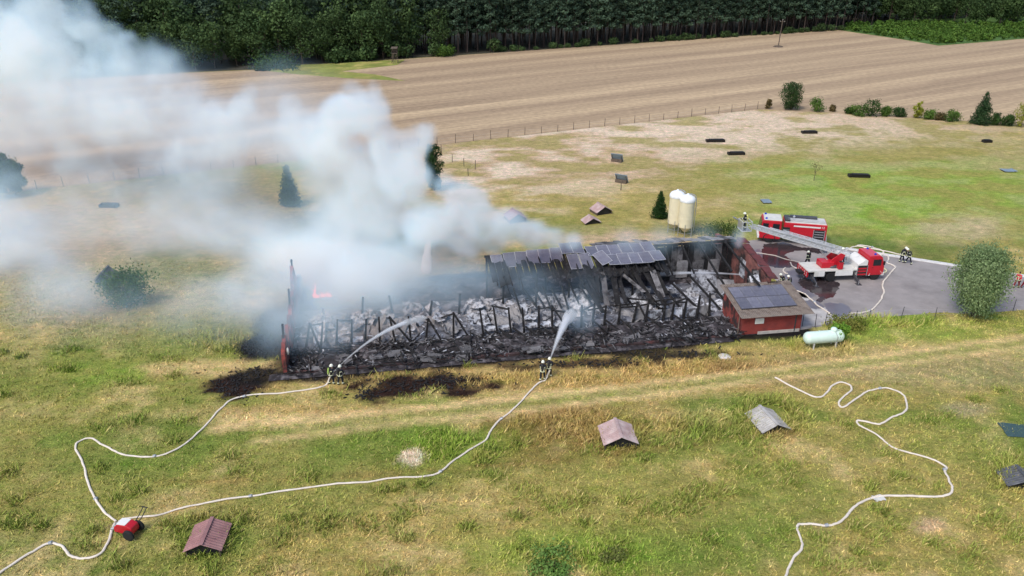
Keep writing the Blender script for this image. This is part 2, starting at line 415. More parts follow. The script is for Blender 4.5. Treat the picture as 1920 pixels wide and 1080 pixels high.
def mat_ground(name, bump=.8, blade=False):
    m = bpy.data.materials.new(name)
    N, L, P = nodes(m)
    P.inputs['Roughness'].default_value = .9; P.inputs['Specular IOR Level'].default_value = .15
    at = N.new('ShaderNodeAttribute'); at.attribute_name = 'Col'
    ge = N.new('ShaderNodeNewGeometry')
    cur = at.outputs['Color']
    for sc_, lo, hi, det in ((1.4, .78, 1.22, 6), (7.0, .62, 1.4, 5)):
        n = N.new('ShaderNodeTexNoise'); n.inputs['Scale'].default_value = sc_; n.inputs['Detail'].default_value = det; n.inputs['Roughness'].default_value = .65
        L.new(ge.outputs['Position'], n.inputs['Vector'])
        r = N.new('ShaderNodeMapRange'); r.inputs[1].default_value, r.inputs[2].default_value, r.inputs[3].default_value, r.inputs[4].default_value = .3, .7, lo, hi
        L.new(n.outputs['Fac'], r.inputs[0])
        x = N.new('ShaderNodeMix'); x.data_type = 'RGBA'; x.blend_type = 'MULTIPLY'; x.inputs['Factor'].default_value = 1
        L.new(cur, x.inputs['A']); L.new(r.outputs[0], x.inputs['B']); cur = x.outputs['Result']
    # clumps of greener and of strawier growth
    for sc_, lo, hi in ((.9, .30, .70), (2.6, .32, .68)):
        n = N.new('ShaderNodeTexNoise'); n.inputs['Scale'].default_value = sc_; n.inputs['Detail'].default_value = 5; n.inputs['Roughness'].default_value = .6
        mp = N.new('ShaderNodeMapping'); mp.inputs['Scale'].default_value = (.75, 1.25, 1); mp.inputs['Location'].default_value = (sc_ * 31, 7, 0)
        L.new(ge.outputs['Position'], mp.inputs['Vector']); L.new(mp.outputs[0], n.inputs['Vector'])
        cr = N.new('ShaderNodeValToRGB'); e = cr.color_ramp.elements
        e[0].position, e[0].color = lo, (.70, .86, .56, 1); e[1].position, e[1].color = hi, (1.32, 1.22, 1.28, 1)
        q = e.new(.47); q.color = (.98, .99, .97, 1); q = e.new(.56); q.color = (1.03, 1.0, 1.0, 1)
        L.new(n.outputs['Fac'], cr.inputs[0])
        x = N.new('ShaderNodeMix'); x.data_type = 'RGBA'; x.blend_type = 'MULTIPLY'; x.inputs['Factor'].default_value = .8
        L.new(cur, x.inputs['A']); L.new(cr.outputs[0], x.inputs['B']); cur = x.outputs['Result']
    L.new(cur, P.inputs['Base Color'])
    n = N.new('ShaderNodeTexNoise'); n.inputs['Scale'].default_value = 5; n.inputs['Detail'].default_value = 8; n.inputs['Roughness'].default_value = .7
    L.new(ge.outputs['Position'], n.inputs['Vector'])
    b = N.new('ShaderNodeBump'); b.inputs['Strength'].default_value = bump; b.inputs['Distance'].default_value = .25
    L.new(n.outputs['Fac'], b.inputs['Height']); L.new(b.outputs[0], P.inputs['Normal'])
    return m
M['ground'] = mat_ground('dry_meadow')
M['blade'] = mat_ground('grass_blades', 0)

# ---- the ground: one sheet, finely divided near the farm, running out to the horizon
def build_ground():
    st = .55
    xs = np.arange(-105, 125.01, st); ys = np.arange(18, 172.01, st)
    nx, ny = len(xs), len(ys)
    gx, gy = np.meshgrid(xs, ys)
    V = np.stack([gx, gy, np.zeros_like(gx)], -1).reshape(-1, 3)
    i = np.arange(nx - 1)[None, :] + nx * np.arange(ny - 1)[:, None]
    F = np.stack([i, i + 1, i + nx + 1, i + nx], -1).reshape(-1, 4)
    C = ground_colour(V[:, 0], V[:, 1])
    x0, x1, y0, y1, B = xs[0], xs[-1], ys[0], ys[-1], 4000
    O = np.array([(-B, -B, 0), (B, -B, 0), (B, y0, 0), (-B, y0, 0), (-B, y1, 0), (B, y1, 0), (B, B, 0), (-B, B, 0), (x0, y0, 0), (x1, y0, 0), (x1, y1, 0), (x0, y1, 0)])
    b = len(V)
    F2 = np.array([(0, 1, 2, 3), (4, 5, 6, 7), (3, 8, 11, 4), (9, 2, 5, 10)]) + b
    me = nmesh('ground', np.concatenate([V, O]), np.concatenate([F, F2]), 'ground', np.concatenate([C, np.tile(PAL['olive'], (12, 1))]))
    return tag(link('ground', me), kind='structure')
build_ground()

# ---- harvested field with pale drilling stripes
FD = R(24.9)
FE = Vector((-12.8, 130.6, 0))
def fieldline(t): return Vector((FE.x + t * math.cos(FD), FE.y + t * math.sin(FD), 0))
def mat_stubble():
    m = bpy.data.materials.new('stubble_rows')
    N, L, P = nodes(m)
    P.inputs['Roughness'].default_value = .95; P.inputs['Specular IOR Level'].default_value = .1
    ge = N.new('ShaderNodeNewGeometry')
    mp = N.new('ShaderNodeMapping'); mp.inputs['Rotation'].default_value = (0, 0, R(-31)); L.new(ge.outputs['Position'], mp.inputs['Vector'])
    sep = N.new('ShaderNodeSeparateXYZ'); L.new(mp.outputs[0], sep.inputs[0])
    nz = N.new('ShaderNodeTexNoise'); nz.inputs['Scale'].default_value = .02; nz.inputs['Detail'].default_value = 3; L.new(mp.outputs[0], nz.inputs['Vector'])
    st = N.new('ShaderNodeMapping'); st.inputs['Scale'].default_value = (.004, .17, 1); L.new(mp.outputs[0], st.inputs['Vector'])
    n1 = N.new('ShaderNodeTexNoise'); n1.inputs['Scale'].default_value = 1.0; n1.inputs['Detail'].default_value = 3; L.new(st.outputs[0], n1.inputs['Vector'])
    st2 = N.new('ShaderNodeMapping'); st2.inputs['Scale'].default_value = (.02, 1.2, 1); L.new(mp.outputs[0], st2.inputs['Vector'])
    n2 = N.new('ShaderNodeTexNoise'); n2.inputs['Scale'].default_value = 1.0; n2.inputs['Detail'].default_value = 4; L.new(st2.outputs[0], n2.inputs['Vector'])
    n3 = N.new('ShaderNodeTexNoise'); n3.inputs['Scale'].default_value = .9; n3.inputs['Detail'].default_value = 6; L.new(ge.outputs['Position'], n3.inputs['Vector'])
    wv = N.new('ShaderNodeMath'); wv.operation = 'SINE'
    ml = N.new('ShaderNodeMath'); ml.operation = 'MULTIPLY_ADD'; ml.inputs[1].default_value = 2 * math.pi / 14.5
    nm = N.new('ShaderNodeMath'); nm.operation = 'MULTIPLY'; nm.inputs[1].default_value = 4.0; L.new(nz.outputs['Fac'], nm.inputs[0])
    L.new(sep.outputs['Y'], ml.inputs[0]); L.new(nm.outputs[0], ml.inputs[2]); L.new(ml.outputs[0], wv.inputs[0])
    r1 = N.new('ShaderNodeMapRange'); r1.inputs[1].default_value, r1.inputs[2].default_value = -.2, 1.0; r1.inputs[3].default_value, r1.inputs[4].default_value = 0, .45; L.new(wv.outputs[0], r1.inputs[0])
    r2 = N.new('ShaderNodeMapRange'); r2.inputs[1].default_value, r2.inputs[2].default_value = .42, .66; L.new(n1.outputs['Fac'], r2.inputs[0])
    a = N.new('ShaderNodeMath'); a.operation = 'MULTIPLY_ADD'; a.inputs[1].default_value = .55; L.new(r2.outputs[0], a.inputs[0]); L.new(r1.outputs[0], a.inputs[2])
    cr = N.new('ShaderNodeMix'); cr.data_type = 'RGBA'; cr.inputs['A'].default_value = (*lin((156, 135, 111)), 1); cr.inputs['B'].default_value = (*lin((188, 165, 134)), 1)
    L.new(a.outputs[0], cr.inputs['Factor'])
    cur = cr.outputs['Result']
    for nn, lo, hi in ((n2, .86, 1.12), (n3, .85, 1.15)):
        r = N.new('ShaderNodeMapRange'); r.inputs[1].default_value, r.inputs[2].default_value, r.inputs[3].default_value, r.inputs[4].default_value = .3, .7, lo, hi
        L.new(nn.outputs['Fac'], r.inputs[0])
        x = N.new('ShaderNodeMix'); x.data_type = 'RGBA'; x.blend_type = 'MULTIPLY'; x.inputs['Factor'].default_value = 1
        L.new(cur, x.inputs['A']); L.new(r.outputs[0], x.inputs['B']); cur = x.outputs['Result']
    L.new(cur, P.inputs['Base Color'])
    b = N.new('ShaderNodeBump'); b.inputs['Strength'].default_value = .35; b.inputs['Distance'].default_value = .2
    L.new(n3.outputs['Fac'], b.inputs['Height']); L.new(b.outputs[0], P.inputs['Normal'])
    return m
M['stubble'] = mat_stubble()
def sheet(name, pts, mat, z, kind='structure', label=None):
    bm = bmesh.new()
    f = bm.faces.new([bm.verts.new((p[0], p[1], z)) for p in pts])
    if f.normal.z < 0 or f.calc_area() and (f.normal_update() or f.normal.z < 0): f.normal_flip()
    bmesh.ops.triangulate(bm, faces=bm.faces[:])
    me = bpy.data.meshes.new(name); bm.to_mesh(me); bm.free()
    me.materials.append(M[mat])
    return tag(link(name, me), label, kind=kind)
corner = G(1420, 205)
sheet('stubble_field', [fieldline(-180), fieldline(0), corner, G(1600, 214), G(1780, 225), G(1920, 236), G(2200, 252), G(2300, 120), G(1920, 73), G(1760, 86), G(1690, 74), G(1575, 57), G(1480, 62),
      (G(960, 98) + Vector((0, 1, 0))), G(740, 112), G(560, 128), G(340, 137), G(100, 150), G(-300, 172)], 'stubble', .03)
M['strip'] = pm('grass_strip', lin((128, 134, 62)), .9, var=.3, scale=.25, bump=.3, bscale=2, col2=lin((176, 158, 96)), thr=(.5, .66))
sheet('field_margin', [G(480, 131), G(560, 140), G(650, 147), G(760, 152), G(705, 140), G(640, 134), G(745, 122), G(760, 112), G(560, 122)], 'strip', .05)
M['litter'] = pm('forest_floor_litter', (.05, .045, .028), .95, var=.4, scale=.3, bump=.4)
sheet('forest_floor', [G(-300, 172), G(100, 150), G(340, 136), G(560, 127), G(740, 111), G(960, 97), G(1480, 61), G(1575, 56), (230, 330), (380, 300), (700, 900), (-700, 900)], 'litter', .02)
M['young'] = pm('young_plantation_floor', lin((74, 104, 44)), .9, var=.35, scale=.4, bump=.5, bscale=3)
sheet('plantation_ground', [G(1575, 56.5), G(1690, 73.5), G(1760, 85.5), G(1920, 72.5), G(2300, 95), G(2300, 40), G(1900, 30), G(1600, 40)], 'young', .025)

# ---- the paved yard with its pale gutter slabs, concrete apron and standing water
YARD = [(1500, 619), (1478, 590), (1468, 540), (1402, 470), (1398, 452), (1440, 447), (1560, 463), (1650, 476), (1760, 493), (1930, 519), (2060, 540), (2060, 566), (1930, 580), (1840, 588), (1760, 586), (1690, 592), (1620, 598), (1570, 607)]
YARDW = [G(*p) for p in YARD]
sheet('paved_yard', YARDW, 'asphalt', .012)
sheet('concrete_apron', [G(1496, 617), G(1482, 560), G(1500, 548), G(1530, 566), G(1566, 588), G(1571, 604)], 'concrete', .018)
gut = thing('gutter_strip', 'pale concrete gutter strip along the far edge of the yard', 'gutter', G(1585, 466))
gut['kind'] = 'structure'
ga, gb = G(1585, 467.5), G(2060, 541)
gl = (gb - ga).length; gd = (gb - ga) / gl; gn = Vector((-gd.y, gd.x, 0))
smb = MB(); smb.box((0, 0, .04), (1.28, .62, .08)); slab_me = smb.mesh('gutter_slab', 'gutter')
for k in range(int(gl / 1.3)):
    o = link('gutter_slab', slab_me, gut)
    p = ga + gd * (1.3 * k + .65) + gn * .2 - gut.location
    o.location = (p.x, p.y, .004 + .008 * random.random()); o.rotation_euler = (R(random.uniform(-1, 1)), R(random.uniform(-.8, .8)), math.atan2(gd.y, gd.x))
def puddle(pts, mat, z, seed):
    rr = random.Random(seed)
    P = smooth_path([G(*p) for p in pts] + [G(*pts[0])], 8)[:-1]
    P = [p + Vector((rr.uniform(-.10, .10), rr.uniform(-.16, .16), 0)) for p in P]
    sheet('puddle', P, mat, z)
puddle([(1432, 458), (1470, 455), (1500, 463), (1530, 466), (1552, 472), (1535, 476), (1500, 470), (1472, 478), (1490, 490), (1505, 497), (1470, 503), (1440, 498), (1428, 480)], 'puddle', .018, 1)
puddle([(1500, 523), (1535, 520), (1572, 530), (1570, 545), (1562, 556), (1545, 562), (1530, 570), (1535, 556), (1515, 545), (1498, 533)], 'puddle', .022, 2)
puddle([(1470, 512), (1490, 505), (1500, 515), (1508, 540), (1530, 556), (1500, 556), (1480, 540)], 'damp', .018, 3)
puddle([(1545, 568), (1580, 570), (1596, 582), (1590, 590), (1570, 594), (1552, 584)], 'damp', .022, 4)
puddle([(1412, 470), (1426, 468), (1432, 500), (1450, 510), (1440, 516), (1420, 495)], 'damp', .020, 5)
puddle([(1560, 476), (1600, 474), (1640, 484), (1620, 492), (1580, 488)], 'damp', .018, 6)
puddle([(1500, 566), (1525, 563), (1545, 575), (1530, 580), (1508, 574)], 'damp', .026, 7)
# ================================================================ VEGETATION
def leaves(rng, clumps, n, size, cols, flat=.0, droop=0.0, shell=.55, fray=.3):
    """n leaf faces spread through ellipsoid clumps (cx,cy,cz,rx,ry,rz); returns verts, quads, colours"""
    cl = np.array(clumps, float)
    w = (cl[:, 3] * cl[:, 4] * cl[:, 5]) ** .67; w /= w.sum()
    k = rng.choice(len(cl), n, p=w)
    d = rng.normal(size=(n, 3)); d /= np.linalg.norm(d, axis=1)[:, None]
    r = (shell + (1 - shell) * rng.random(n)) * (1.0 - fray * .47 + fray * rng.random(n) ** 1.5 * 1.6)
    P = cl[k, :3] + d * cl[k, 3:] * r[:, None]
    nrm = d + rng.normal(size=(n, 3)) * .7; nrm[:, 2] += flat
    nrm /= np.linalg.norm(nrm, axis=1)[:, None]
    t = np.cross(nrm, rng.normal(size=(n, 3))); t[:, 2] -= droop
    t /= np.linalg.norm(t, axis=1)[:, None]
    b = np.cross(nrm, t)
    s = size * (.6 + .8 * rng.random(n))[:, None]
    V = np.stack([P - t * s * .5 - b * s * .28, P + t * s * .1 - b * s * .42, P + t * s * .62 + b * s * .05, P - t * s * .1 + b * s * .4], 1).reshape(-1, 3)
    F = np.arange(4 * n).reshape(-1, 4)
    c0, c1 = np.array(cols[0]), np.array(cols[1])
    cv = rng.random(len(cl))[k] * .6 + rng.random(n) * .4
    C = (c0 + (c1 - c0) * cv[:, None]) * (.8 + .4 * rng.random(n))[:, None]
    return V, F, np.repeat(C, 4, 0)
def lumpy(rng, h, w, n, z0=.2, top=.5, shape='round'):
    out = []
    for i in range(n):
        t = (i + .5) / n
        z = h * (z0 + (1 - z0) * t)
        if shape == 'cone': rad = w / 2 * max(.08, (1 - t)) ** .8
        elif shape == 'column': rad = w / 2 * math.sin(math.pi * min(1, .18 + .82 * (1 - t) ** .8)) ** .6 if t > .3 else w / 2 * (.75 + t * .8)
        else: rad = w / 2 * math.sqrt(max(.05, 1 - (2 * t - 1) ** 2 * .85))
        a = i * 2.4 + rng.random() * 1.5
        q = rad * (.45 + .2 * rng.random())
        s = rad * (.5 + .25 * rng.random())
        if shape == 'cone': q, s = rad * .42, rad * .55 + .035 * h
        if shape == 'round':
            s *= .55 + .6 * rng.random(); q = rad * (.35 + .5 * rng.random())
        out.append((math.cos(a) * q, math.sin(a) * q, min(z, h - s * .7), s, s, s * (.9 if shape != 'cone' else .8)))
    return out
def trunk_mb(h, r, limbs, rng, bend=.1, base=0):
    mb = MB()
    P = [(0, 0, base)]
    for k in range(1, 6):
        P.append((rng.normal() * bend * h * .05 * k, rng.normal() * bend * h * .05 * k, base + h * k / 5))
    mb.tube(smooth_path(P, 3), [r * (1 - .75 * i / 15) for i in range(16)], 7)
    for tip, z in limbs:
        i = max(0, min(4, int(z / h * 5)))
        a = Vector(P[i]).lerp(Vector(P[i + 1]), .5)
        m = a.lerp(Vector(tip), .5) + Vector((0, 0, -.05 * h))
        mb.tube(smooth_path([a, m, tip], 3), [r * .5 * (1 - .8 * k / 6) for k in range(7)], 5)
    return mb
def plant(name, label, cat, loc, h, w, cols, n=1500, size=.16, clumps=10, shape='round', z0=.2, trunk=.08, group=None, seed=0, flat=.1, droop=0, rz=0, mat='leaf', fray=.3):
    rng = np.random.default_rng(seed + 100)
    root = thing(name, label, cat, loc, rz, group)
    cl = lumpy(rng, h, w, clumps, z0, shape=shape)
    V, F, C = leaves(rng, cl, n, size, cols, flat, droop, fray=fray)
    V[:, 2] = np.maximum(V[:, 2], .02)
    link('crown', nmesh('crown', V, F, mat, C), root)
    tips = [(c[:3], c[2] * .5) for c in cl[:: max(1, len(cl) // 6)]]
    trunk_mb(h * .8, trunk, tips, rng).build('trunk', 'bark', root, smooth=60)
    return root
DG = (lin((38, 62, 30)), lin((70, 98, 44))); MGR = (lin((58, 88, 36)), lin((98, 126, 52))); YG = (lin((118, 130, 44)), lin((160, 160, 62)))
WIL = (lin((92, 118, 74)), lin((156, 174, 124))); BRN = (lin((84, 76, 48)), lin((120, 104, 66))); CON = (lin((26, 52, 24)), lin((52, 84, 34)))
plant('willow_tree', 'broad silvery green willow standing on the grass verge before the yard', 'tree', G(1824, 593), 6.9, 4.5, WIL, 26000, .14, 46, z0=.10, trunk=.2, seed=3, droop=1.3, fray=.75)
plant('conifer', 'small dark green conical tree beside the two cream silos', 'tree', G(1236, 409), 3.6, 2.3, CON, 6000, .13, 30, 'cone', .05, seed=2)
plant('slim_tree', 'slim dark tree at the plume edge near the field fence', 'tree', G(815, 357), 6.6, 2.9, CON, 5200, .18, 24, 'round', .06, seed=3)
plant('thuja', 'tall pointed conical evergreen veiled by the smoke', 'tree', G(545, 386), 5.6, 3.2, DG, 6500, .18, 30, 'cone', .04, seed=4)
plant('round_tree', 'dark rounded tree cut by the frame edge beside the field', 'tree', G(2, 372), 6.4, 4.6, DG, 7000, .22, 16, z0=.12, seed=5)
plant('bushy_tree', 'low bushy tree next to the dark rounded one', 'tree', G(30, 366), 4.9, 3.4, DG, 5200, .2, 12, z0=.08, seed=6)
plant('shrub', 'loose green shrub standing alone in the smoky pasture', 'shrub', G(238, 574), 3.7, 4.0, (lin((58, 88, 48)), lin((92, 120, 68))), 4600, .17, 30, z0=.05, trunk=.1, seed=7, droop=-.8, fray=.9)
plant('hedge_tree', 'dense oval dark tree, first tall one on the field corner', 'tree', G(1483, 206), 5.6, 4.2, (lin((44, 66, 36)), lin((72, 96, 50))), 5600, .2, 26, 'round', .03, seed=8)
plant('hedge_conifer', 'dark conical tree rising above the hedge row', 'tree', G(1838, 233), 6.1, 4.3, (lin((36, 60, 36)), lin((62, 88, 50))), 5200, .2, 30, 'cone', .02, seed=9)
HB = [(1440, 204, 1.9, 1.2, BRN, 'thin brownish bush at the corner of the pasture fence'), (1531, 209, 2.5, 2.9, MGR, 'round green bush just past the oval dark tree'), (1561, 209, 1.3, 1.4, BRN, 'small brown dead bush beside the round green bush'),
      (1592, 213, 1.3, 1.6, DG, 'low dark bush starting the hedge row'), (1608, 217, 2.0, 3.2, MGR, 'broad low green bush in the hedge row'), (1632, 218, 3.3, 3.0, DG, 'taller dark bush in the middle of the hedge cluster'), (1660, 218, 2.0, 2.2, MGR, 'pale green bush after the taller dark bush'),
      (1686, 219, 1.8, 2.4, DG, 'low very dark bush before the slender yellow one'), (1719, 221, 3.2, 1.9, YG, 'slender yellow green bush standing by itself in the hedge'), (1741, 223, 1.7, 2.4, MGR, 'low green bush right after the slender yellow one'), (1762, 225, 1.4, 2.0, BRN, 'low olive brown bush in a hedge gap'),
      (1784, 227, 2.0, 2.6, MGR, 'rounded green bush before the conical hedge tree'), (1864, 234, 2.3, 2.4, DG, 'dark bush touching the conical hedge tree'), (1888, 236, 2.0, 2.6, DG, 'low dark bush before the yellow green end bush'), (1914, 238, 4.4, 3.6, YG, 'tall yellow green bush at the end of the hedge')]
for i, (x, y, h, w, c, lb) in enumerate(HB):
    plant('hedge_bush', lb, 'bush', G(x, y), h, w, c, 1300, .2, 11, z0=.02, fray=.7, trunk=.05, group='bushes along the field edge', seed=20 + i)
plant('sapling', 'thin bare sapling standing alone in the green pasture', 'sapling', G(1526, 339), 2.9, 1.5, BRN, 130, .12, 6, z0=.55, trunk=.05, seed=50)
plant('ditch_bush', 'low spreading bush at the forest corner by the green margin', 'bush', G(515, 128), 3.2, 13, DG, 2200, .5, 14, z0=.02, seed=51)
plant('ditch_bush', 'small round bush in front of the spreading one', 'bush', G(489, 133), 2.0, 3.2, DG, 700, .35, 7, z0=.02, seed=52)
plant('ditch_bush', 'bright green bush under the pines near the hunting stand', 'bush', G(832, 106), 3.2, 5.5, MGR, 800, .45, 8, z0=.02, seed=53)
plant('tank_creeper', 'leafy green plant climbing over the end of the gas tank', 'plant', G(1571, 643), 1.9, 1.7, (lin((66, 110, 34)), lin((130, 168, 62))), 900, .19, 9, z0=.25, trunk=.03, seed=54)
plant('meadow_bush', 'soft green bush in the mown meadow at the bottom edge', 'bush', G(1040, 1062), .55, 2.9, (lin((92, 128, 58)), lin((132, 160, 84))), 2200, .14, 16, z0=.02, trunk=.03, seed=55)
plant('meadow_bush', 'small dark shrub with a dry base beside the soft green bush', 'bush', G(1152, 1050), .55, 1.6, (lin((84, 100, 46)), lin((132, 136, 74))), 700, .11, 8, z0=.02, trunk=.03, seed=56)
plant('yard_shrub', 'grassy shrub where the concrete apron meets the meadow', 'bush', G(1590, 612), .9, 3.4, (lin((84, 104, 40)), lin((140, 136, 66))), 1900, .14, 12, z0=.02, trunk=.03, seed=57)
plant('yard_shrub', 'dark shrub patch beyond the barn between silos and engine', 'bush', G(1350, 437), 1.1, 4.6, (lin((50, 70, 30)), lin((84, 104, 44))), 1900, .16, 12, z0=.02, trunk=.03, seed=58)

# ---- the forest edge
E0 = G(340, 134.5)
def forest_pt(t, d): return Vector((E0.x + t * math.cos(FD) - d * math.sin(FD), E0.y + t * math.sin(FD) + d * math.cos(FD), 0))
PG = (lin((46, 66, 54)), lin((86, 106, 82))); BG = (lin((44, 66, 40)), lin((90, 112, 64)))  # pine greens turned bluish and greyer in place of distance haze
def pine_meshes(seed, n):
    rng = np.random.default_rng(seed)
    h = 17 + rng.random() * 2.5
    cl = []
    for i in range(13):
        t = i / 12
        z = h * (.32 + .66 * t); rad = (2.5 * math.sin(math.pi * (.22 + .72 * (1 - abs(t - .35) ** 1.3)) * .9) ** .5) * (1 - .45 * t) * .8
        a = i * 2.4 + rng.random(); q = rad * (.8 if t < .9 else .1)
        cl.append((math.cos(a) * q, math.sin(a) * q, z, 1.15 + .4 * rng.random(), 1.15 + .4 * rng.random(), .75))
    V, F, C = leaves(rng, cl, n, .55, PG, .5)
    tips = [((c[0], c[1], c[2]), c[2] - .6) for c in cl[:8]]
    mb = MB()
    P = [(0, 0, -.1), (rng.normal() * .12, rng.normal() * .12, h * .35), (rng.normal() * .2, rng.normal() * .2, h * .7), (0, 0, h)]
    mb.tube(smooth_path(P, 3), [.17 * (1 - .8 * i / 9) for i in range(10)], 6)
    for tp, z in tips: mb.tube([(0, 0, z), tp], [.06, .02], 4)
    for k in range(5):
        a = rng.random() * 6.28; z = h * (.15 + .28 * rng.random())
        mb.tube([(0, 0, z), (math.cos(a) * 1.1, math.sin(a) * 1.1, z + .1)], [.035, .01], 4)
    return nmesh('crown', V, F, 'leafr', C), mb.mesh('trunk', 'pinebark'), (V, F, C), mb
def leafy_meshes(seed, h, w, n, cols=BG, size=.7):
    rng = np.random.default_rng(seed)
    cl = lumpy(rng, h, w, 16, .16)
    V, F, C = leaves(rng, cl, n, size, cols, .2)
    mb = trunk_mb(h * .75, .2, [(c[:3], c[2] * .5) for c in cl[::3]], rng)
    return nmesh('crown', V, F, 'leafr', C), mb.mesh('trunk', 'bark'), (V, F, C), mb
PINES = [pine_meshes(300 + i, 800) for i in range(5)]
LEAFY = [leafy_meshes(340 + i, 12 + 1.2 * i, 8.5 + i * .6, 2600, size=.5) for i in range(4)]
BUSHY = [leafy_meshes(360 + i, 2.4 + .5 * i, 4.2, 420, BG, .5) for i in range(3)]
def place_tree(name, label, cat, src, loc, s, rz, group):
    root = thing(name, label, cat, loc, rz, group); root.scale = (s, s, s)
    link('crown', src[0], root); link('trunk', src[1], root)
rf = random.Random(5)
spots = []
t = 78
while t < 236:
    spots.append((t, rf.uniform(-.6, 1.2), 'pine')); t += rf.uniform(2.0, 3.6)
t = 60
while t < 236:
    spots.append((t, rf.uniform(3.2, 5.2), 'pine')); t += rf.uniform(2.4, 3.8)
t = -42
while t < 74:
    spots.append((t, rf.uniform(-.5, 5), 'leafy')); t += rf.uniform(4.6, 7.0)
for t, d, k in spots:
    if k == 'pine':
        place_tree('pine_tree', 'tall slender pine with bare reddish trunk at the forest edge', 'tree', rf.choice(PINES), forest_pt(t, d), rf.uniform(.88, 1.12), rf.random() * 6.28, 'pines along the forest edge')
    else:
        place_tree('broadleaf_tree', 'rounded leafy tree at the forest edge behind the smoke', 'tree', rf.choice(LEAFY), forest_pt(t, d), rf.uniform(.8, 1.15), rf.random() * 6.28, 'broadleaf trees along the forest edge')
t = 40
while t < 236:
    if rf.random() < .7:
        place_tree('forest_bush', 'dark leafy bush under the trees at the forest edge', 'bush', rf.choice(BUSHY), forest_pt(t, rf.uniform(-1.6, .2)), rf.uniform(.55, 1.15) * (1.25 if t < 90 else .7), rf.random() * 6.28, 'bushes along the forest edge')
    t += rf.uniform(1.6, 3.6)
ra, rb = G(1590, 43.5), G(2020, 50)
for k in range(26):
    p = ra.lerp(rb, k / 25 + rf.uniform(-.01, .01)); p.y += rf.uniform(-2, 7)
    place_tree('broadleaf_tree', 'leafy tree in the wood beyond the green plantation', 'tree', rf.choice(LEAFY), p, rf.uniform(.85, 1.2), rf.random() * 6.28, 'broadleaf trees beyond the plantation')
# deeper rows read as one mass
def mass(name, label, places, mat_bark=None):
    VV, FF, CC, mb, o = [], [], [], MB(), 0
    for src, p, s, a in places:
        V, F, C = src[2]
        ca, sa = math.cos(a) * s, math.sin(a) * s
        W = np.stack([V[:, 0] * ca - V[:, 1] * sa + p.x, V[:, 0] * sa + V[:, 1] * ca + p.y, V[:, 2] * s], 1)
        VV.append(W); FF.append(F + o); o += len(W); CC.append(C * rf.uniform(.75, 1.2))
        if mat_bark: mb.tube([(p.x, p.y, -.1), (p.x + rf.uniform(-.3, .3), p.y, 11 * s)], [.22, .12], 5)
    root = thing(name, label, 'forest'); root['kind'] = 'stuff'
    tag(link('crowns', nmesh('crowns', np.concatenate(VV), np.concatenate(FF), 'leafr', np.concatenate(CC)), root), kind='stuff')
    if mat_bark: tag(mb.build('trunks', mat_bark, root), kind='stuff')
pl = []
for row, d in enumerate((8, 11.5, 15, 19, 24, 30, 38, 48)):
    t = 40 + rf.random() * 3
    while t < 260:
        pl.append((rf.choice(PINES), forest_pt(t, d + rf.uniform(-1.2, 1.2)), rf.uniform(.95, 1.2), rf.random() * 6.28)); t += rf.uniform(2.8, 4.4) if row < 4 else rf.uniform(4, 7)
mass('pine_forest', 'dense dark pine wood behind the trees of the forest edge', pl, 'pinebark')
pl = []
for d in (9, 16, 24, 34, 46):
    t = -70 + rf.random() * 5
    while t < 66:
        pl.append((rf.choice(LEAFY if rf.random() < .6 else PINES), forest_pt(t, d + rf.uniform(-2, 2)), rf.uniform(1, 1.45), rf.random() * 6.28)); t += rf.uniform(5, 8)
for k in range(60):
    p = ra.lerp(rb, rf.uniform(-.25, 1.1)); p.y += rf.uniform(10, 60)
    pl.append((rf.choice(LEAFY), p, rf.uniform(1.1, 1.6), rf.random() * 6.28))
mass('broadleaf_wood', 'dense leafy wood behind the broadleaf forest edge', pl, 'bark')
# young plantation: a thicket nobody could count
YM = [leafy_meshes(380 + i, 1.7, 1.9, 60, (lin((60, 96, 36)), lin((112, 140, 58))), .5) for i in range(3)]
pl = []
for k in range(1500):
    p = G(rf.uniform(1585, 2150), rf.uniform(46, 84))
    ex = 57 + (p.x > 0) * 0
    qx, qy = PROJ(p.x, p.y)
    lim = 57 + (qx - 1575) * 28 / 185 if qx < 1760 else 85 - (qx - 1760) * 12 / 160
    if qy < lim - 1.5: pl.append((rf.choice(YM), p, rf.uniform(.6, 1.3), rf.random() * 6.28))
mass('young_thicket', 'bright green thicket of young trees behind the stubble field', pl)

# ---- fences, pole, hunting stand
def fence(name, label, pts, hs, spacing=None, mat='wood', r=.055, wires=(.5, 1.0)):
    root = thing(name, label, 'fence', pts[0])
    P = []
    if spacing:
        for a, b in zip(pts[:-1], pts[1:]):
            n = max(1, round((b - a).length / spacing))
            P += [a.lerp(b, k / n) for k in range(n)]
        P.append(pts[-1])
    else: P = pts
    tops = []
    for p in P:
        q = p - pts[0]
        h = hs * rf.uniform(.85, 1.12)
        e = q + Vector((rf.uniform(-.07, .07), rf.uniform(-.05, .05), h)); tops.append((q, e))
        MB().tube([q + Vector((0, 0, -.1)), q.lerp(e, .5), e], [r, r * .95, r * .85], 6).build('post', mat, root)
    for w in wires:
        mb = MB()
        mb.tube([q.lerp(e, w / hs) for q, e in tops], .008, 3)
        mb.build('wire', 'steel', root)
fence('pasture_fence', 'long line of thin posts between pasture and stubble field', [fieldline(-70), fieldline(0), corner], 1.45, 3.3)
fence('paddock_fence', 'short run of thin posts turning off the field fence by the slim tree', [G(828, 287), G(848, 304), G(870, 312), G(891, 318), G(878, 330)], 1.4, None)
fence('verge_fence', 'thin dark posts along the verge below the yard', [G(1504, 612), G(1528, 614), G(1546, 611), G(1602, 604), G(1628, 601), G(1689, 599), G(1752, 600), G(1817, 596), G(1899, 583), G(1960, 575)], 1.25, None, 'darksteel', .035)
pole = thing('power_pole', 'lone wooden power pole standing in the stubble field', 'pole', G(1459, 88))
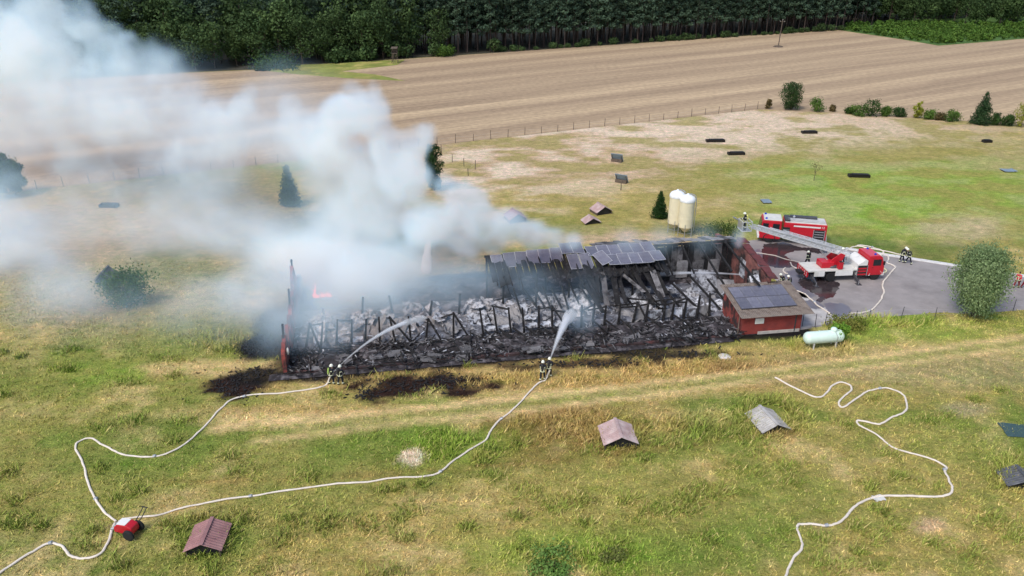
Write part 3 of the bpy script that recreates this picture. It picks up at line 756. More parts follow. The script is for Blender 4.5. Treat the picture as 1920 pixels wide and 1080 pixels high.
MB().tube([(0, 0, -.2), (.15, 0, 4), (.3, 0, 8.2)], [.16, .14, .11], 7).build('shaft', 'wood', pole)
MB().beam((-.45, 0, 7.7), (1.05, 0, 7.7), .12).build('crossarm', 'wood', pole)
for x in (-.35, .3, .95): MB().lathe([(.05, 0), (.07, .08), (.03, .16)], 8, Matrix.Translation((x, 0, 7.76 if x != .3 else 8.2))).build('insulator', 'white', pole)
MB().lathe([(1.7, 0), (1.2, .35), (.4, .5)], 12).build('weed_mound', 'bark', pole)
st = thing('hunting_stand', 'small raised wooden hunting stand at the forest corner', 'hunting stand', G(741, 118))
for x in (-.6, .6):
    for y in (-.6, .6): MB().beam((x * 1.4, y * 1.4, -.1), (x, y, 2.6), .12).build('leg', 'wood', st)
MB().box((0, 0, 2.65), (1.6, 1.6, .1)).build('platform', 'wood', st)
mb = MB(); mb.box((0, .7, 3.2), (1.5, .06, 1.0)); mb.box((-.72, 0, 3.05), (.06, 1.34, .7)); mb.box((.72, 0, 3.05), (.06, 1.34, .7)); mb.build('cabin_wall', 'wood', st)
MB().slab([(-.9, -.95, 4.0), (.9, -.95, 4.0), (.9, .9, 4.3), (-.9, .9, 4.3)], .05).build('roof', 'wood', st)
mb = MB()
for x in (-.25, .25): mb.beam((x, -1.7, 0), (x, -.75, 2.7), .07)
for k in range(7): mb.beam((-.25, -1.6 + k * .13, .3 + k * .36), (.25, -1.6 + k * .13, .3 + k * .36), .05)
mb.build('ladder', 'wood', st)
# ================================================================ THE BURNT BARN
rb_ = random.Random(21)
barn = thing('burnt_barn', 'long burnt out barn with collapsed charred roof and smoking ruins', 'barn', BO, BA)
RZ, RV, EZ = 4.6, 12.0, 2.7                        # ridge height, ridge line, front eave height
sl = math.atan2(RZ - EZ, RV)
def roof_z(v): return RZ - (RV - v) * (RZ - EZ) / RV if v < RV else RZ - (v - RV) * .2
def RP(u, s, dz=0.0): return Vector((u, RV - s * math.cos(sl), RZ - s * math.sin(sl) + dz))   # s metres down the front slope
M['plinthchar'] = pm('charred_brick_plinth', (.05, .03, .03), .9, var=.5, scale=1.2, bump=.5, col2=(.16, .05, .045), thr=(.56, .68))
M['rearroof'] = pm('ash_grey_roofing', (.27, .26, .265), .9, var=.25, scale=1.5, bump=.3, col2=(.12, .115, .12), thr=(.48, .62))
def wall_uprofile(name, u, prof, th, mat):
    mb = MB(); n = len(prof)
    V = [(u - th / 2, v, z) for v, z in prof] + [(u + th / 2, v, z) for v, z in prof]
    mb.add(V, [tuple(range(n - 1, -1, -1)), tuple(range(n, 2 * n))] + [(i, (i + 1) % n, n + (i + 1) % n, n + i) for i in range(n)])
    return mb.build(name, mat, barn)
wl = wall_uprofile('gable_wall', .3, [(0, -.1), (0, 1.9), (.35, 2.3), (.6, 1.9), (.9, 2.6), (1.3, 2.2), (1.6, 2.9), (2.0, 2.3), (2.4, 2.5), (2.7, 1.5), (3.4, 1.7), (3.9, 2.7), (4.2, 1.7), (5.2, 1.9), (6.0, 2.6), (6.6, 2.1), (7.6, 2.8), (8.4, 2.4), (9.2, 3.3), (10.2, 3.0), (11.2, 4.1), (11.8, 4.8), (12.3, 4.2), (13, 3.0), (14.5, 2.6), (17, 1.7), (17, -.1)], .30, 'brick')
wl['label'] = 'ragged red brick gable wall standing in smoke'
for v, z in ((1.5, 3.9), (7.6, 4.3), (11.8, 5.4)): MB().beam((.15, v, 0), (.35, v + .1, z), .16).build('post', 'char', barn)
mb = MB(); mb.ball((0, 0, 0), (.12, .22, .34), n=10); lo = mb.build('wall_lamp', 'white', barn, smooth=60); lo.location = (.58, .9, 1.75)
wr = wall_uprofile('gable_wall', BL, [(4.6, -.1), (4.6, roof_z(4.6) - .15), (5.4, roof_z(5.4) - .3), (6.3, roof_z(6.3) - .1), (7.4, roof_z(7.4) - .35), (8.2, roof_z(8.2) - .1), (9.6, roof_z(9.6) - .2), (11, roof_z(11) - .1), (12, RZ - .05), (12.8, 4.1), (13.6, 4.2), (15, 3.6), (17, 3.3), (17, -.1)], .30, 'brickpink')
wr['label'] = 'pinkish sooty inside of the far gable wall'
for v, z, w, h, m_ in ((9.9, 2.2, 1.1, 1.9, 'sheet'), (6.6, 1.9, .9, 1.3, 'sheet'), (5.6, 1.5, .7, 1.0, 'black'), (8.2, 1.2, .8, 2.2, 'char')):
    MB().box((BL - .18, v, z), (.05, w, h)).build('wall_lining', m_, barn)
mb = MB()
u = .2
while u < 39.3:
    w = rb_.uniform(1.2, 2.8); mb.box((u + w / 2, rb_.uniform(-.03, .03), .12), (w - .03, .26, rb_.uniform(.16, .42))); u += w
tag(mb.build('front_plinth', 'plinthchar', barn), kind='stuff')
MB().box((BL / 2, BW / 2, .02), (BL - .6, BW - .4, .06)).build('floor_slab', 'charash', barn)
# rubble: lumpy ash bed over the floor
def rubble(name, u0, u1, v0, v1, hmax, mat, seed, st=.33):
    us, vs = np.arange(u0, u1, st), np.arange(v0, v1, st)
    gu, gv = np.meshgrid(us, vs)
    n = fbm(gu + seed * 13, gv + 5, 1.7, 4); n2 = fbm(gu * 2 + seed, gv * 2, .8, 3)
    e = np.clip(np.minimum(np.minimum(gu - u0, u1 - gu), np.minimum(gv - v0, v1 - gv)) / .8, 0, 1)
    z = .06 + e * hmax * np.clip(n * 1.5 - .35, 0, 1.2) + e * .22 * (n2 - .3)
    V = np.stack([gu, gv, np.maximum(z, .03)], -1).reshape(-1, 3)
    nx, ny = len(us), len(vs)
    i = np.arange(nx - 1)[None, :] + nx * np.arange(ny - 1)[:, None]
    F = np.stack([i, i + 1, i + nx + 1, i + nx], -1).reshape(-1, 4)
    tag(link(name, nmesh(name, V, F, mat), barn), kind='stuff')
rubble('charred_rubble', .5, 40.2, .25, 4.0, .7, 'charash', 1)
rubble('ash_bed', .5, BL - .3, 3.8, 11.8, .6, 'ash', 2)
rubble('rear_rubble', .5, BL - .3, 11.6, 16.8, .8, 'charash', 4)
rubble('spilled_rubble', -1.0, 39.0, -.8, .35, .2, 'charash', 3)
def scraps(name, n, u0, u1, v0, v1, zmax, mat, ln, seed, steep=.3):
    """splinters, too small and too many to pick apart"""
    r = random.Random(seed); mb = MB()
    for _ in range(n):
        u, v = r.uniform(u0, u1), r.uniform(v0, v1)
        a, e = r.uniform(0, 6.28), r.gauss(0, steep)
        l = r.uniform(*ln); d = Vector((math.cos(a) * math.cos(e), math.sin(a) * math.cos(e), math.sin(e))) * l / 2
        c = Vector((u, v, abs(d.z) + r.uniform(.1, zmax)))
        mb.beam(c - d, c + d, r.uniform(.04, .13), r.uniform(.03, .07))
    tag(mb.build(name, mat, barn), kind='stuff')
scraps('charred_battens', 700, .4, 40, -.6, 3.6, .5, 'char', (.4, 1.6), 1, .2)
scraps('charred_battens', 260, .6, BL - .5, 5.0, 16.5, .4, 'char', (.5, 2.0), 2, .2)
scraps('broken_sheets', 650, .4, 40, -.3, 3.7, .55, 'sheetdark', (.25, .9), 3, .3)
scraps('pale_scraps', 150, .4, 40, .2, 3.7, .55, 'sheet', (.15, .5), 7, .3)
scraps('pale_scraps', 300, .6, BL - 1, 4.2, 10, .6, 'sheet', (.25, .8), 4)
for k in range(46):                                 # charred members one can pick out at the front
    u, v = rb_.uniform(.8, 39.0), rb_.uniform(-.1, 2.2)
    a = rb_.gauss(math.pi / 2 + .4, .5); l = rb_.uniform(1.0, 2.4); e = rb_.uniform(.02, .3)
    d = Vector((math.cos(a) * math.cos(e), math.sin(a) * math.cos(e), math.sin(e))) * l
    MB().beam((0, 0, 0), d, .11, .15).build('charred_beam', 'char', barn, loc=(u, v, rb_.uniform(.15, .4)))
for k in range(30):                                 # flat scorched roof plates along the front edge
    o = MB().box((0, 0, 0), (rb_.uniform(.6, 1.5), rb_.uniform(.4, .8), .04)).build('roofing_plate', 'sheetdark', barn, loc=(rb_.uniform(1, 39), rb_.uniform(-.3, 1.6), rb_.uniform(.3, .6)))
    o.rotation_euler = (rb_.uniform(.1, .6), rb_.uniform(-.15, .15), rb_.uniform(-.3, .3))
def crumple(w, l, amp, seed):
    r = np.random.default_rng(seed); n = 6
    V = []
    bend = r.normal() * amp * 1.6
    for j in range(n + 1):
        for i in range(n + 1):
            x, y = (i / n - .5) * w, (j / n - .5) * l
            V.append((x + r.normal() * .03, y + r.normal() * .03, bend * (4 * (x / w) ** 2 - .5) + r.normal() * amp * .45))
    F = [(j * (n + 1) + i, j * (n + 1) + i + 1, (j + 1) * (n + 1) + i + 1, (j + 1) * (n + 1) + i) for j in range(n) for i in range(n)]
    return V, F
def sheets(name, mat, n, u0, u1, v0, v1, z0, z1, tilt, size, seed):
    r = random.Random(seed)
    mes = []
    for k in range(7):
        V, F = crumple(r.uniform(*size), r.uniform(*size) * 1.3, .14, seed * 50 + k)
        mb = MB(); mb.add(V, F); mes.append(mb.mesh(name, mat))
    for k in range(n):
        o = link(name, r.choice(mes), barn)
        o.location = (r.uniform(u0, u1), r.uniform(v0, v1), r.uniform(z0, z1))
        o.rotation_euler = (r.gauss(.3, tilt), r.gauss(0, tilt), r.uniform(-.6, .6))
        sd = o.modifiers.new('thickness', 'SOLIDIFY'); sd.thickness = .03
sheets('insulation_sheet', 'sheet', 64, 2, 38, 5.6, 9.0, .3, 1.0, .22, (.9, 2.1), 3)
sheets('insulation_sheet', 'sheet', 26, 27, 42.5, 5.5, 10.0, .3, .8, .22, (.9, 2.0), 4)
sheets('ash_sheet', 'rearroof', 34, 2, 40, 4.6, 7.0, .25, .6, .18, (1.0, 2.0), 8)
# the row of charred posts, read off the photograph (top px, base px)
def un1(x, y): return 500 + x / 3.858, 480 + y / 3.858
def un2(x, y): return 840 + x / 3.858, 420 + y / 3.858
def un3(x, y): return 1180 + x / 3.858, 420 + y / 3.858
POSTS = [(un1(310, 490), un1(285, 655)), (un1(405, 480), un1(390, 690)), (un1(512, 460), un1(502, 690)), (un1(615, 460), un1(615, 650)), (un1(720, 460), un1(712, 640)), (un1(812, 440), un1(820, 630)), (un1(888, 435), un1(935, 640)),
         (un1(1025, 435), un1(1045, 620)), (un1(1168, 450), un1(1150, 610)), (un1(1350, 405), un1(1350, 590)), (un2(230, 610), un2(240, 750)), (un2(328, 600), un2(340, 745)), (un2(435, 600), un2(441, 755)), (un2(535, 600), un2(543, 770)), (un2(655, 590), un2(642, 745)),
         (un2(752, 590), un2(742, 745)), (un2(870, 600), un2(845, 730)), (un2(970, 590), un2(950, 735)), (un2(1062, 570), un2(1032, 738)), (un2(1145, 590), un2(1125, 740)), (un2(1250, 570), un2(1222, 724)), (un2(1375, 565), un2(1320, 708)),
         (un3(145, 540), un3(100, 700)), (un3(265, 550), un3(225, 690)), (un3(330, 530), un3(290, 690)), (un3(420, 530), un3(380, 690)), (un3(515, 520), un3(475, 680)), (un3(585, 500), un3(560, 665))]
Minv = (Matrix.Translation(BO) @ Matrix.Rotation(BA, 4, 'Z')).inverted()
pb = []
for tp, bs in POSTS:
    p = Minv @ G(*bs)
    p = Vector((p.x, 3.9, 0))                       # the posts stood in one line
    w0 = BP(p.x, 3.9)
    t_ = Minv @ AT(tp[0], tp[1], w0.y)
    t_.z = max(2.0, min(3.1, t_.z)); t_.y = 3.9 + rb_.uniform(-.12, .12)
    t_.x = p.x + max(-.75, min(.9, t_.x - p.x))
    pb.append((p, t_))
    MB().beam((p.x, p.y, -.05), t_, .20, .22, w2=.14).build('post', 'char', barn)
for k, (p, t_) in enumerate(pb):
    if k in (0, 6, 8, 9, 15, 21):                   # braces still hanging on some of them
        MB().beam((t_.x, t_.y, t_.z - .05), (p.x + 1.35, 3.3, .3), .12, .14).build('brace', 'char', barn)
    elif k % 2 == 0 or k in (11, 13, 19):           # struts fallen forward off the post feet
        MB().beam((p.x + .1, 3.8, .75), (p.x + rb_.uniform(.9, 1.5), rb_.uniform(1.2, 2.0), .38), .12, .14).build('strut', 'char', barn)
    if k in (1, 3, 6, 8, 9, 12, 15, 18, 19, 21, 22, 24, 25):                   # rafters fallen from the post heads back into the ash
        MB().beam((t_.x - .05, t_.y + .1, t_.z - .2), (p.x - rb_.uniform(.6, 1.3), rb_.uniform(5.6, 7.8), rb_.uniform(.4, 1.3)), .10, .15).build('rafter', 'char', barn)
for k in range(len(pb) - 1):                        # pen partitions between the posts
    a, b = pb[k][0], pb[k + 1][0]
    if b.x - a.x > 2.4: continue
    w = b.x - a.x - .24; c = (a.x + b.x) / 2
    if k >= 21: MB().box((c, 4.05, .75 + rb_.uniform(-.1, .15)), (w, .06, rb_.uniform(.8, 1.3))).build('pen_panel', 'sheet' if k in (24, 25, 22) else 'rearroof', barn)
    elif k in (9, 10, 11, 13, 14, 15, 2, 3):
        o = MB().box((0, 0, 0), (w, .6, .05)).build('pen_panel', 'sheet', barn, loc=(c, 4.15, .62)); o.rotation_euler = (rb_.uniform(.3, .8), rb_.uniform(-.05, .05), 0)
for k in (15, 20, 21, 22, 24):
    a, b = pb[k][1], pb[k + 1][1]
    MB().beam((a.x, a.y + .02, a.z * .8), (b.x, b.y + .02, b.z * .78), .10, .14).build('rail', 'char', barn)
# rear columns, ridge and what is left of the frame
for u in (18.6, 24.5, 30.5, 35.6): MB().beam((u, 11.9, 0), (u, 11.9, 4.4), .20).build('column', 'char', barn)
for u in (19.6, 22.8, 26.0, 29.2, 32.4): MB().beam((u, 8.4, 0), (u + rb_.uniform(-.2, .2), 8.4, 3.85), .17).build('column', 'char', barn)
for u in (3.2, 6.4, 9.4, 12.6, 15.4): MB().beam((u, 8.2, 0), (u + rb_.uniform(-.4, .4), 8.1, rb_.uniform(1.2, 2.8)), .18).build('column', 'char', barn)
MB().beam((18.4, RV, RZ - .22), (BL - .2, RV, RZ - .22), .14, .24).build('ridge_beam', 'char', barn)
for k in range(15):                                 # front rafters carrying the panels
    u = 19.0 + k * 1.14; e = rb_.uniform(4.2, 5.6)
    MB().beam(RP(u, 0, -.12), RP(u + rb_.uniform(-.15, .15), e, -.12 - rb_.uniform(0, .5)), .09, .17).build('rafter', 'char', barn)
for u, e, dr in ((36.6, 3.0, 1.6), (38.4, 4.0, 1.0), (40.2, 7.2, .6), (41.6, 5.4, .2), (43.0, 8.4, 0)):
    MB().beam(RP(u, 0, -.1), RP(u, e, -.1 - dr), .13, .19).build('rafter', 'char', barn)
for u, v, z, uu, vv in ((33.0, 8.2, 2.2, 34.4, 5.2), (34.6, 8.6, 2.4, 36.3, 5.0), (36.2, 8.0, 2.0, 37.9, 4.9), (38.0, 8.4, 2.6, 39.9, 4.6), (30.8, 7.4, 1.8, 32.2, 5.0), (39.6, 7.6, 2.4, 41.0, 5.0)):
    MB().beam((u, v, z), (uu, vv, .5), .13, .18).build('rafter', 'char', barn)
# charred board partition below the ridge on the right, and the rear slope behind it
for k in range(14):
    u0 = 35.9 + k * .6
    MB().box((u0 + .28, RV + .35 + rb_.uniform(-.04, .04), 2.05 + rb_.uniform(-.15, .05)), (.55, .06, 4.1)).build('wall_board', 'sheetdark' if k in (3, 4, 7, 8, 11) else 'char', barn)
for k in range(4): MB().box((37.2 + k * 1.7, RV + .26, 1.5), (1.2, .05, rb_.uniform(1.2, 2.0))).build('wall_lining', 'rearroof' if k % 2 else 'sheetdark', barn)
for k in range(22):
    u0 = 29.5 + k * .68
    t0 = RV + rb_.uniform(-.1, .5) + (.0 if k > 4 else .6); e = t0 + rb_.uniform(1.3, 2.8)
    MB().slab([(u0, t0, roof_z(t0)), (u0 + .64, t0 + rb_.uniform(0, .15), roof_z(t0)), (u0 + .64, e, roof_z(e)), (u0, e, roof_z(e))], .05).build('roof_board', 'rearroof' if k > 5 and rb_.random() < .7 else 'sheetdark', barn)
mb = MB(); mb.box((BL - 6, 15.2, 1.4), (11.6, .28, 2.8)); mb.build('rear_wall', 'sheetdark', barn)
MB().slab([(38.6, 8.6, .7), (41.2, 8.2, .6), (41.4, 9.8, 2.2), (39.0, 10.2, 2.4)], .05).build('insulation_sheet', 'sheet', barn)
MB().slab([(41.0, 7.6, .6), (42.8, 7.4, .5), (42.9, 8.6, 1.6), (41.2, 8.8, 1.7)], .05).build('insulation_sheet', 'rearroof', barn)
# dark red verge sheets along the far gable
for k in range(7):
    s0, s1 = .0 + k * 1.12, 1.06 + k * 1.12
    j = rb_.uniform(-.05, .06)
    MB().slab([RP(BL - .15, s1, .1 + j), RP(BL + .75 + rb_.uniform(-.15, .1), s1, .02 + j), RP(BL + .75 + rb_.uniform(-.2, .1), s0, .02 + j), RP(BL - .15, s0, .1 + j)], .05).build('verge_sheet', 'roofred', barn)
for k in range(9):
    o = MB().box((0, 0, 0), (rb_.uniform(.4, .9), .05, rb_.uniform(.6, 1.2))).build('roofing_sheet', ('sheetdark', 'sheet', 'char')[k % 3], barn, loc=(BL + rb_.uniform(-1.6, .5), rb_.uniform(4.4, 6.4), rb_.uniform(2.6, 3.1)))
    o.rotation_euler = (rb_.uniform(-1.2, -.4), rb_.uniform(-.6, .6), rb_.uniform(-1, 1))
# burnt boards of the front slope under and below the panels
for k in range(27):
    u0 = 18.6 + k * .64
    s1 = rb_.uniform(3.2, 5.0)
    MB().slab([RP(u0, s1, -.3 - rb_.uniform(.05, .5)), RP(u0 + .58, s1 * rb_.uniform(.85, 1), -.3 - rb_.uniform(.05, .5)), RP(u0 + .58, .1, -.1), RP(u0, .1, -.1)], .04).build('roof_board', 'char', barn)
# a stretch of roof that sagged from the panels down to the posts
for k in range(13):
    u0 = 27.0 + k * .6 + rb_.uniform(-.25, .25)
    a = Vector((u0 + rb_.uniform(-.1, .1), rb_.uniform(7.6, 8.6), rb_.uniform(3.0, 3.7))); b = Vector((u0 + rb_.uniform(-.3, 2.2), rb_.uniform(4.7, 6.8), rb_.uniform(.5, 2.0)))
    w = Vector((rb_.uniform(.15, .6), 0, rb_.uniform(-.15, .15)))
    MB().slab([b, b + w, a + w, a], .04).build('collapsed_board', ('char', 'char', 'char', 'sheetdark')[k % 4], barn)
for k in range(9):
    u0 = 20.5 + k * .9
    a = Vector((u0, rb_.uniform(7.2, 8.0), rb_.uniform(2.6, 3.3))); b = Vector((u0 + rb_.uniform(.4, 1.4), rb_.uniform(5.8, 6.6), rb_.uniform(.8, 1.3)))
    MB().beam(a, b, .12, .16).build('rafter', 'char', barn)
# ---- solar panels: each a module with frame, on the roof plane
PW, PH = 1.12, 1.76
fm = MB()
for a, b in (((0, 0), (PW, 0)), ((PW, 0), (PW, PH)), ((PW, PH), (0, PH)), ((0, PH), (0, 0))):
    fm.beam((a[0], -a[1], .0), (b[0], -b[1], .0), .03, .05)
frame_me = fm.mesh('panel_frame', 'pvframe')
cm = MB(); cm.box((PW / 2, -PH / 2, 0), (PW - .03, PH - .03, .03)); cells_me = cm.mesh('solar_panel', 'pv')
frame_dark = fm.mesh('panel_frame', 'pvedge')
def panel(parent, u, s, dz=0, rx=0, ry=0, rz=0, origin=None, slope=None, k=1.0):
    o = link('solar_panel', cells_me, parent)
    link('panel_frame', frame_me if parent is barn else frame_dark, o)
    sp = sl if slope is None else slope
    o.location = (origin or Vector((0, RV, RZ + .12))) + Vector((u, -s * math.cos(sp), -s * math.sin(sp) + dz))
    o.rotation_euler = (sp + rx, ry, rz); o.scale = (k, k, k)
    return o
for u, s, dz, rx, ry, rz in [
    (18.9, .4, .0, .34, .05, .10), (20.15, .35, .05, .30, -.02, .04), (21.35, .2, .1, .34, .03, .02), (22.5, .1, .14, .32, .0, .0), (23.65, .1, .14, .33, .02, .0), (24.8, .05, .14, .32, 0, -.02),
    (25.85, -.55, .22, .05, .0, .02), (27.0, -.6, .24, .05, .02, 0),
    (26.2, 1.5, .12, .40, .06, .10), (27.4, 1.45, .12, .44, -.03, .10), (28.75, 1.7, .1, .16, -.22, .28),
    (28.35, .0, .02, .02, .02, .05), (29.5, -.05, .05, .02, 0, .01), (30.64, -.05, .05, .02, 0, .01), (31.78, -.05, .05, .02, 0, .01), (32.92, -.05, .05, .02, 0, .01), (34.06, -.05, .05, .02, 0, .01),
    (30.0, 1.74, .02, .05, .0, .03), (31.1, 1.74, .04, .03, .0, .02), (32.2, 1.74, .04, .02, 0, .02), (33.3, 1.74, .05, .02, 0, .01), (34.4, 1.74, .05, .02, 0, .01)]:
    panel(barn, u, s, dz + rb_.uniform(-.03, .05), rx + rb_.uniform(-.03, .05), ry + rb_.uniform(-.04, .04), rz + rb_.uniform(-.03, .03))
for k in range(10):
    MB().beam((0, 0, 0), (rb_.uniform(-.4, .4), -rb_.uniform(.3, 1.2), -rb_.uniform(.6, 1.8)), .04).build('hanging_batten', 'char', barn, loc=(20 + k * 1.4 + rb_.uniform(-.4, .4), 7.6, 3.9))

# ---- the brick annex at the corner
AO, AA, AL, AD = G(1388, 629), R(8.6), 5.7, 4.3
annex = thing('brick_annex', 'small red brick annex with solar panels on its shallow roof', 'building', AO, AA)
ze, zb = 1.95, 2.75
def rz_a(v): return ze + (zb - ze) * v / AD
mb = MB()
mb.prism([(0, 0), (AD, 0), (AD, zb), (0, ze)], 0, .24, Matrix(((0, 1, 0, 0), (1, 0, 0, 0), (0, 0, 1, 0), (0, 0, 0, 1))))
sidel = mb.build('side_wall', M['brick'], annex); sidel['label'] = 'sooty brick side wall facing the ruins'
MB().prism([(0, 0), (AD, 0), (AD, zb), (0, ze)], AL - .24, AL, Matrix(((0, 1, 0, 0), (1, 0, 0, 0), (0, 0, 1, 0), (0, 0, 0, 1)))).build('side_wall', 'brick', annex)
M['brickclean'] = pm('clean_red_brick', (.29, .052, .042), .85, var=.2, scale=1.2, bump=.25, bscale=14, col2=(.20, .045, .04), thr=(.5, .7))
# front wall in courses: proud bricks as joined pieces on a mortar core
MB().box((AL / 2, .13, ze / 2), (AL - .48, .22, ze)).build('front_wall', 'brickclean', annex)
mb = MB()
for r_ in range(24):
    zc = .12 + r_ * .077
    if zc > ze - .05: break
    x = .02 + (.13 if r_ % 2 else 0)
    while x < AL - .05:
        w = min(.25, AL - .02 - x)
        if w > .06: mb.box((x + w / 2, -.006 + rb_.uniform(-.003, .003), zc), (w - .014, .024, .063))
        x += .26
tag(mb.build('brickwork', 'brickclean', annex), kind='stuff')
MB().box((AL / 2, AD - .12, zb / 2), (AL - .48, .24, zb - .02)).build('rear_wall', 'brick', annex)
MB().box((3.6, -.035, .14), (4.0, .05, .30)).build('plinth', 'plaster', annex)
wnd = MB().box((1.62, -.045, 1.36), (.82, .09, .52)).build('window', 'white', annex)
MB().box((1.62, -.097, 1.36), (.66, .012, .36)).build('pane', 'offwhite', wnd)
MB().box((AL - .6, -.04, 1.0), (.10, .07, 1.9)).build('downpipe', 'darksteel', annex)
# corrugated roof sheets, each a part
def corrug(w, l, pitch, amp, n=6):
    V, F = [], []
    k = int(w / pitch * n)
    for j in (0, 1):
        for i in range(k + 1):
            x = w * i / k
            V.append((x, l * j, amp * math.sin(2 * math.pi * x / pitch)))
    F = [(i, i + 1, k + 2 + i, k + 1 + i) for i in range(k)]
    return V, F
V, F = corrug(1.02, AD + 1.0, .17, .026)
cmb = MB(); cmb.add(V, F); sheet_me = cmb.mesh('roof_sheet', 'fcroof')
sa = math.atan2(zb - ze, AD)
roof_a = MB().box((AL / 2 + .05, AD / 2, 0), (AL + .5, AD + .5, .05)).build('roof_deck', 'wood', annex)
roof_a.location = (0, 0, rz_a(AD / 2) + .03 - 0); roof_a.rotation_euler = (0, 0, 0)
roof_a.data.transform(Matrix.Translation((0, AD / 2, 0)) @ Matrix.Rotation(sa, 4, 'X') @ Matrix.Translation((0, -AD / 2, 0)))
for k in range(7):
    o = link('roof_sheet', sheet_me, annex)
    o.location = (-.35 + k * .98, -.5, rz_a(-.5) + .10 + .004 * (k % 2)); o.rotation_euler = (sa, 0, 0)
    sd = o.modifiers.new('thickness', 'SOLIDIFY'); sd.thickness = .012
for i in range(5):
    for j in range(2):
        o = panel(annex, .12 + i * 1.06, 0, origin=Vector((0, AD - .35 - (1 - j) * 1.66, rz_a(AD - .35 - (1 - j) * 1.66) + .24)), slope=sa, k=.93)
MB().tube([(-.5, -.5, -.1), (-.25, .1, 1.2), (-.1, .35, 1.9)], .05, 6).build('leaning_pole', 'wood', annex)
# ================================================================ SILOS, TANK, VEHICLES, SHELTERS
def silo(label, loc, h):
    r = .87
    s = thing('feed_silo', label, 'silo', loc, group='feed silos behind the barn')
    MB().lathe([(r, 1.15), (r + .015, 1.16), (r + .015, 2.3), (r, 2.31), (r, h - .75), (r, h - .72)], 28).build('body', 'silo', s, smooth=40)
    MB().lathe([(.16, .45), (.22, .5), (r, 1.15), (r, 1.17)], 24).build('hopper', 'silo', s, smooth=40)
    cap = MB().lathe([(r + .03, h - .78), (r + .06, h - .70), (r + .04, h - .45), (r * .88, h - .22), (r * .55, h - .06), (.18, h), (.17, h + .06)], 28).build('cap', 'silocap', s, smooth=40)
    MB().lathe([(.14, h + .06), (.14, h + .14), (.05, h + .18)], 12).build('filler_lid', 'silocap', cap, smooth=40)
    for k in range(6):
        a = k * math.pi / 3 + .3
        MB().tube([(math.cos(a) * (r + .02), math.sin(a) * (r + .02), -.05), (math.cos(a) * (r + .02), math.sin(a) * (r + .02), 1.6)], .045, 6).build('leg', 'steel', s)
    mb = MB()
    for k in range(6):
        a, b = k * math.pi / 3 + .3, (k + 1) * math.pi / 3 + .3
        mb.beam((math.cos(a) * r, math.sin(a) * r, .45), (math.cos(b) * r, math.sin(b) * r, .45), .04)
    mb.build('leg_ring', 'steel', s)
    MB().tube(smooth_path([(r + .1, -.2, .6), (r + .12, -.2, 2), (r + .12, -.2, h - .6), (r * .8, -.15, h + .02), (.2, 0, h + .12)], 5), .045, 6).build('fill_pipe', 'steel', s)
silo('nearer cream silo with white domed cap on steel legs', G(1283, 441), 5.05)
silo('rear cream silo half hidden behind the nearer silo', G(1264, 434), 5.15)

tk = thing('gas_tank', 'pale mint horizontal gas tank on low legs in dry grass', 'gas tank', G(1541, 650), R(9))
def hcyl(x0, x1, r, z, n=20):
    X = Matrix.Translation((0, 0, z)) @ Matrix.Rotation(R(90), 4, 'Y')
    e = .42
    prof = [(.02, x0)] + [(r * math.sin(t), x0 + e * (1 - math.cos(t))) for t in (.35, .7, 1.0, 1.3, 1.57)] + [(r * math.sin(t), x1 - e * (1 - math.cos(t))) for t in (1.57, 1.3, 1.0, .7, .35)] + [(.02, x1)]
    return MB().lathe(prof, n, X)
hcyl(-1.85, 1.85, .55, .98, 26).build('vessel', 'tank', tk, smooth=50)
for x in (-1.0, 1.05):
    for y in (-.36, .36): MB().beam((x, y, -.05), (x, y * .9, .62), .09).build('leg', 'offwhite', tk)
    MB().box((x, 0, .5), (.14, .8, .10)).build('saddle', 'offwhite', tk)
dm = MB().lathe([(.26, 1.48), (.27, 1.55), (.27, 1.72), (.18, 1.80), (.05, 1.82)], 16, Matrix.Translation((.85, 0, 0))).build('valve_dome', 'tank', tk, smooth=50)
MB().tube([(.85, -.2, 1.6), (.95, -.6, 1.2), (1.0, -.6, 0)], .025, 6).build('pipe', 'steel', tk)
for x in (-.6, .55): MB().tube([(x, 0, 1.52), (x, 0, 1.6), (x + .08, 0, 1.63), (x + .16, 0, 1.6), (x + .16, 0, 1.52)], .018, 6).build('lifting_eye', 'tank', tk)

def wheel(parent, x, y, r, w, rim='steel'):
    X = Matrix.Translation((x, y, r)) @ Matrix.Rotation(R(90), 4, 'X')
    t = MB().lathe([(r * .58, -w / 2), (r * .9, -w / 2), (r, -w * .36), (r, w * .36), (r * .9, w / 2), (r * .58, w / 2)], 22, X).build('wheel', 'rubber', parent, smooth=40)
    MB().lathe([(r * .57, -w * .42), (r * .4, -w * .30), (r * .22, -w * .46), (r * .1, -w * .5), (r * .1, w * .5), (r * .22, w * .46), (r * .4, w * .30), (r * .57, w * .42)], 16, X).build('rim', rim, t, smooth=40)
    return t
def panel_box(parent, name, mat, c, d, bevel=.02): return MB().box(c, d).build(name, mat, parent, bevel=bevel)
def text(parent, body, size, loc, rot, mat):
    c = bpy.data.curves.new('lettering', 'FONT'); c.body = body; c.size = size; c.extrude = .004; c.align_x = 'CENTER'
    tmp = bpy.data.objects.new('lettering', c); COL.objects.link(tmp)
    dg = bpy.context.evaluated_depsgraph_get(); me = bpy.data.meshes.new_from_object(tmp.evaluated_get(dg))
    bpy.data.objects.remove(tmp); me.materials.clear(); me.materials.append(M[mat])
    o = link('lettering', me, parent); o.location = loc; o.rotation_euler = rot
    return o

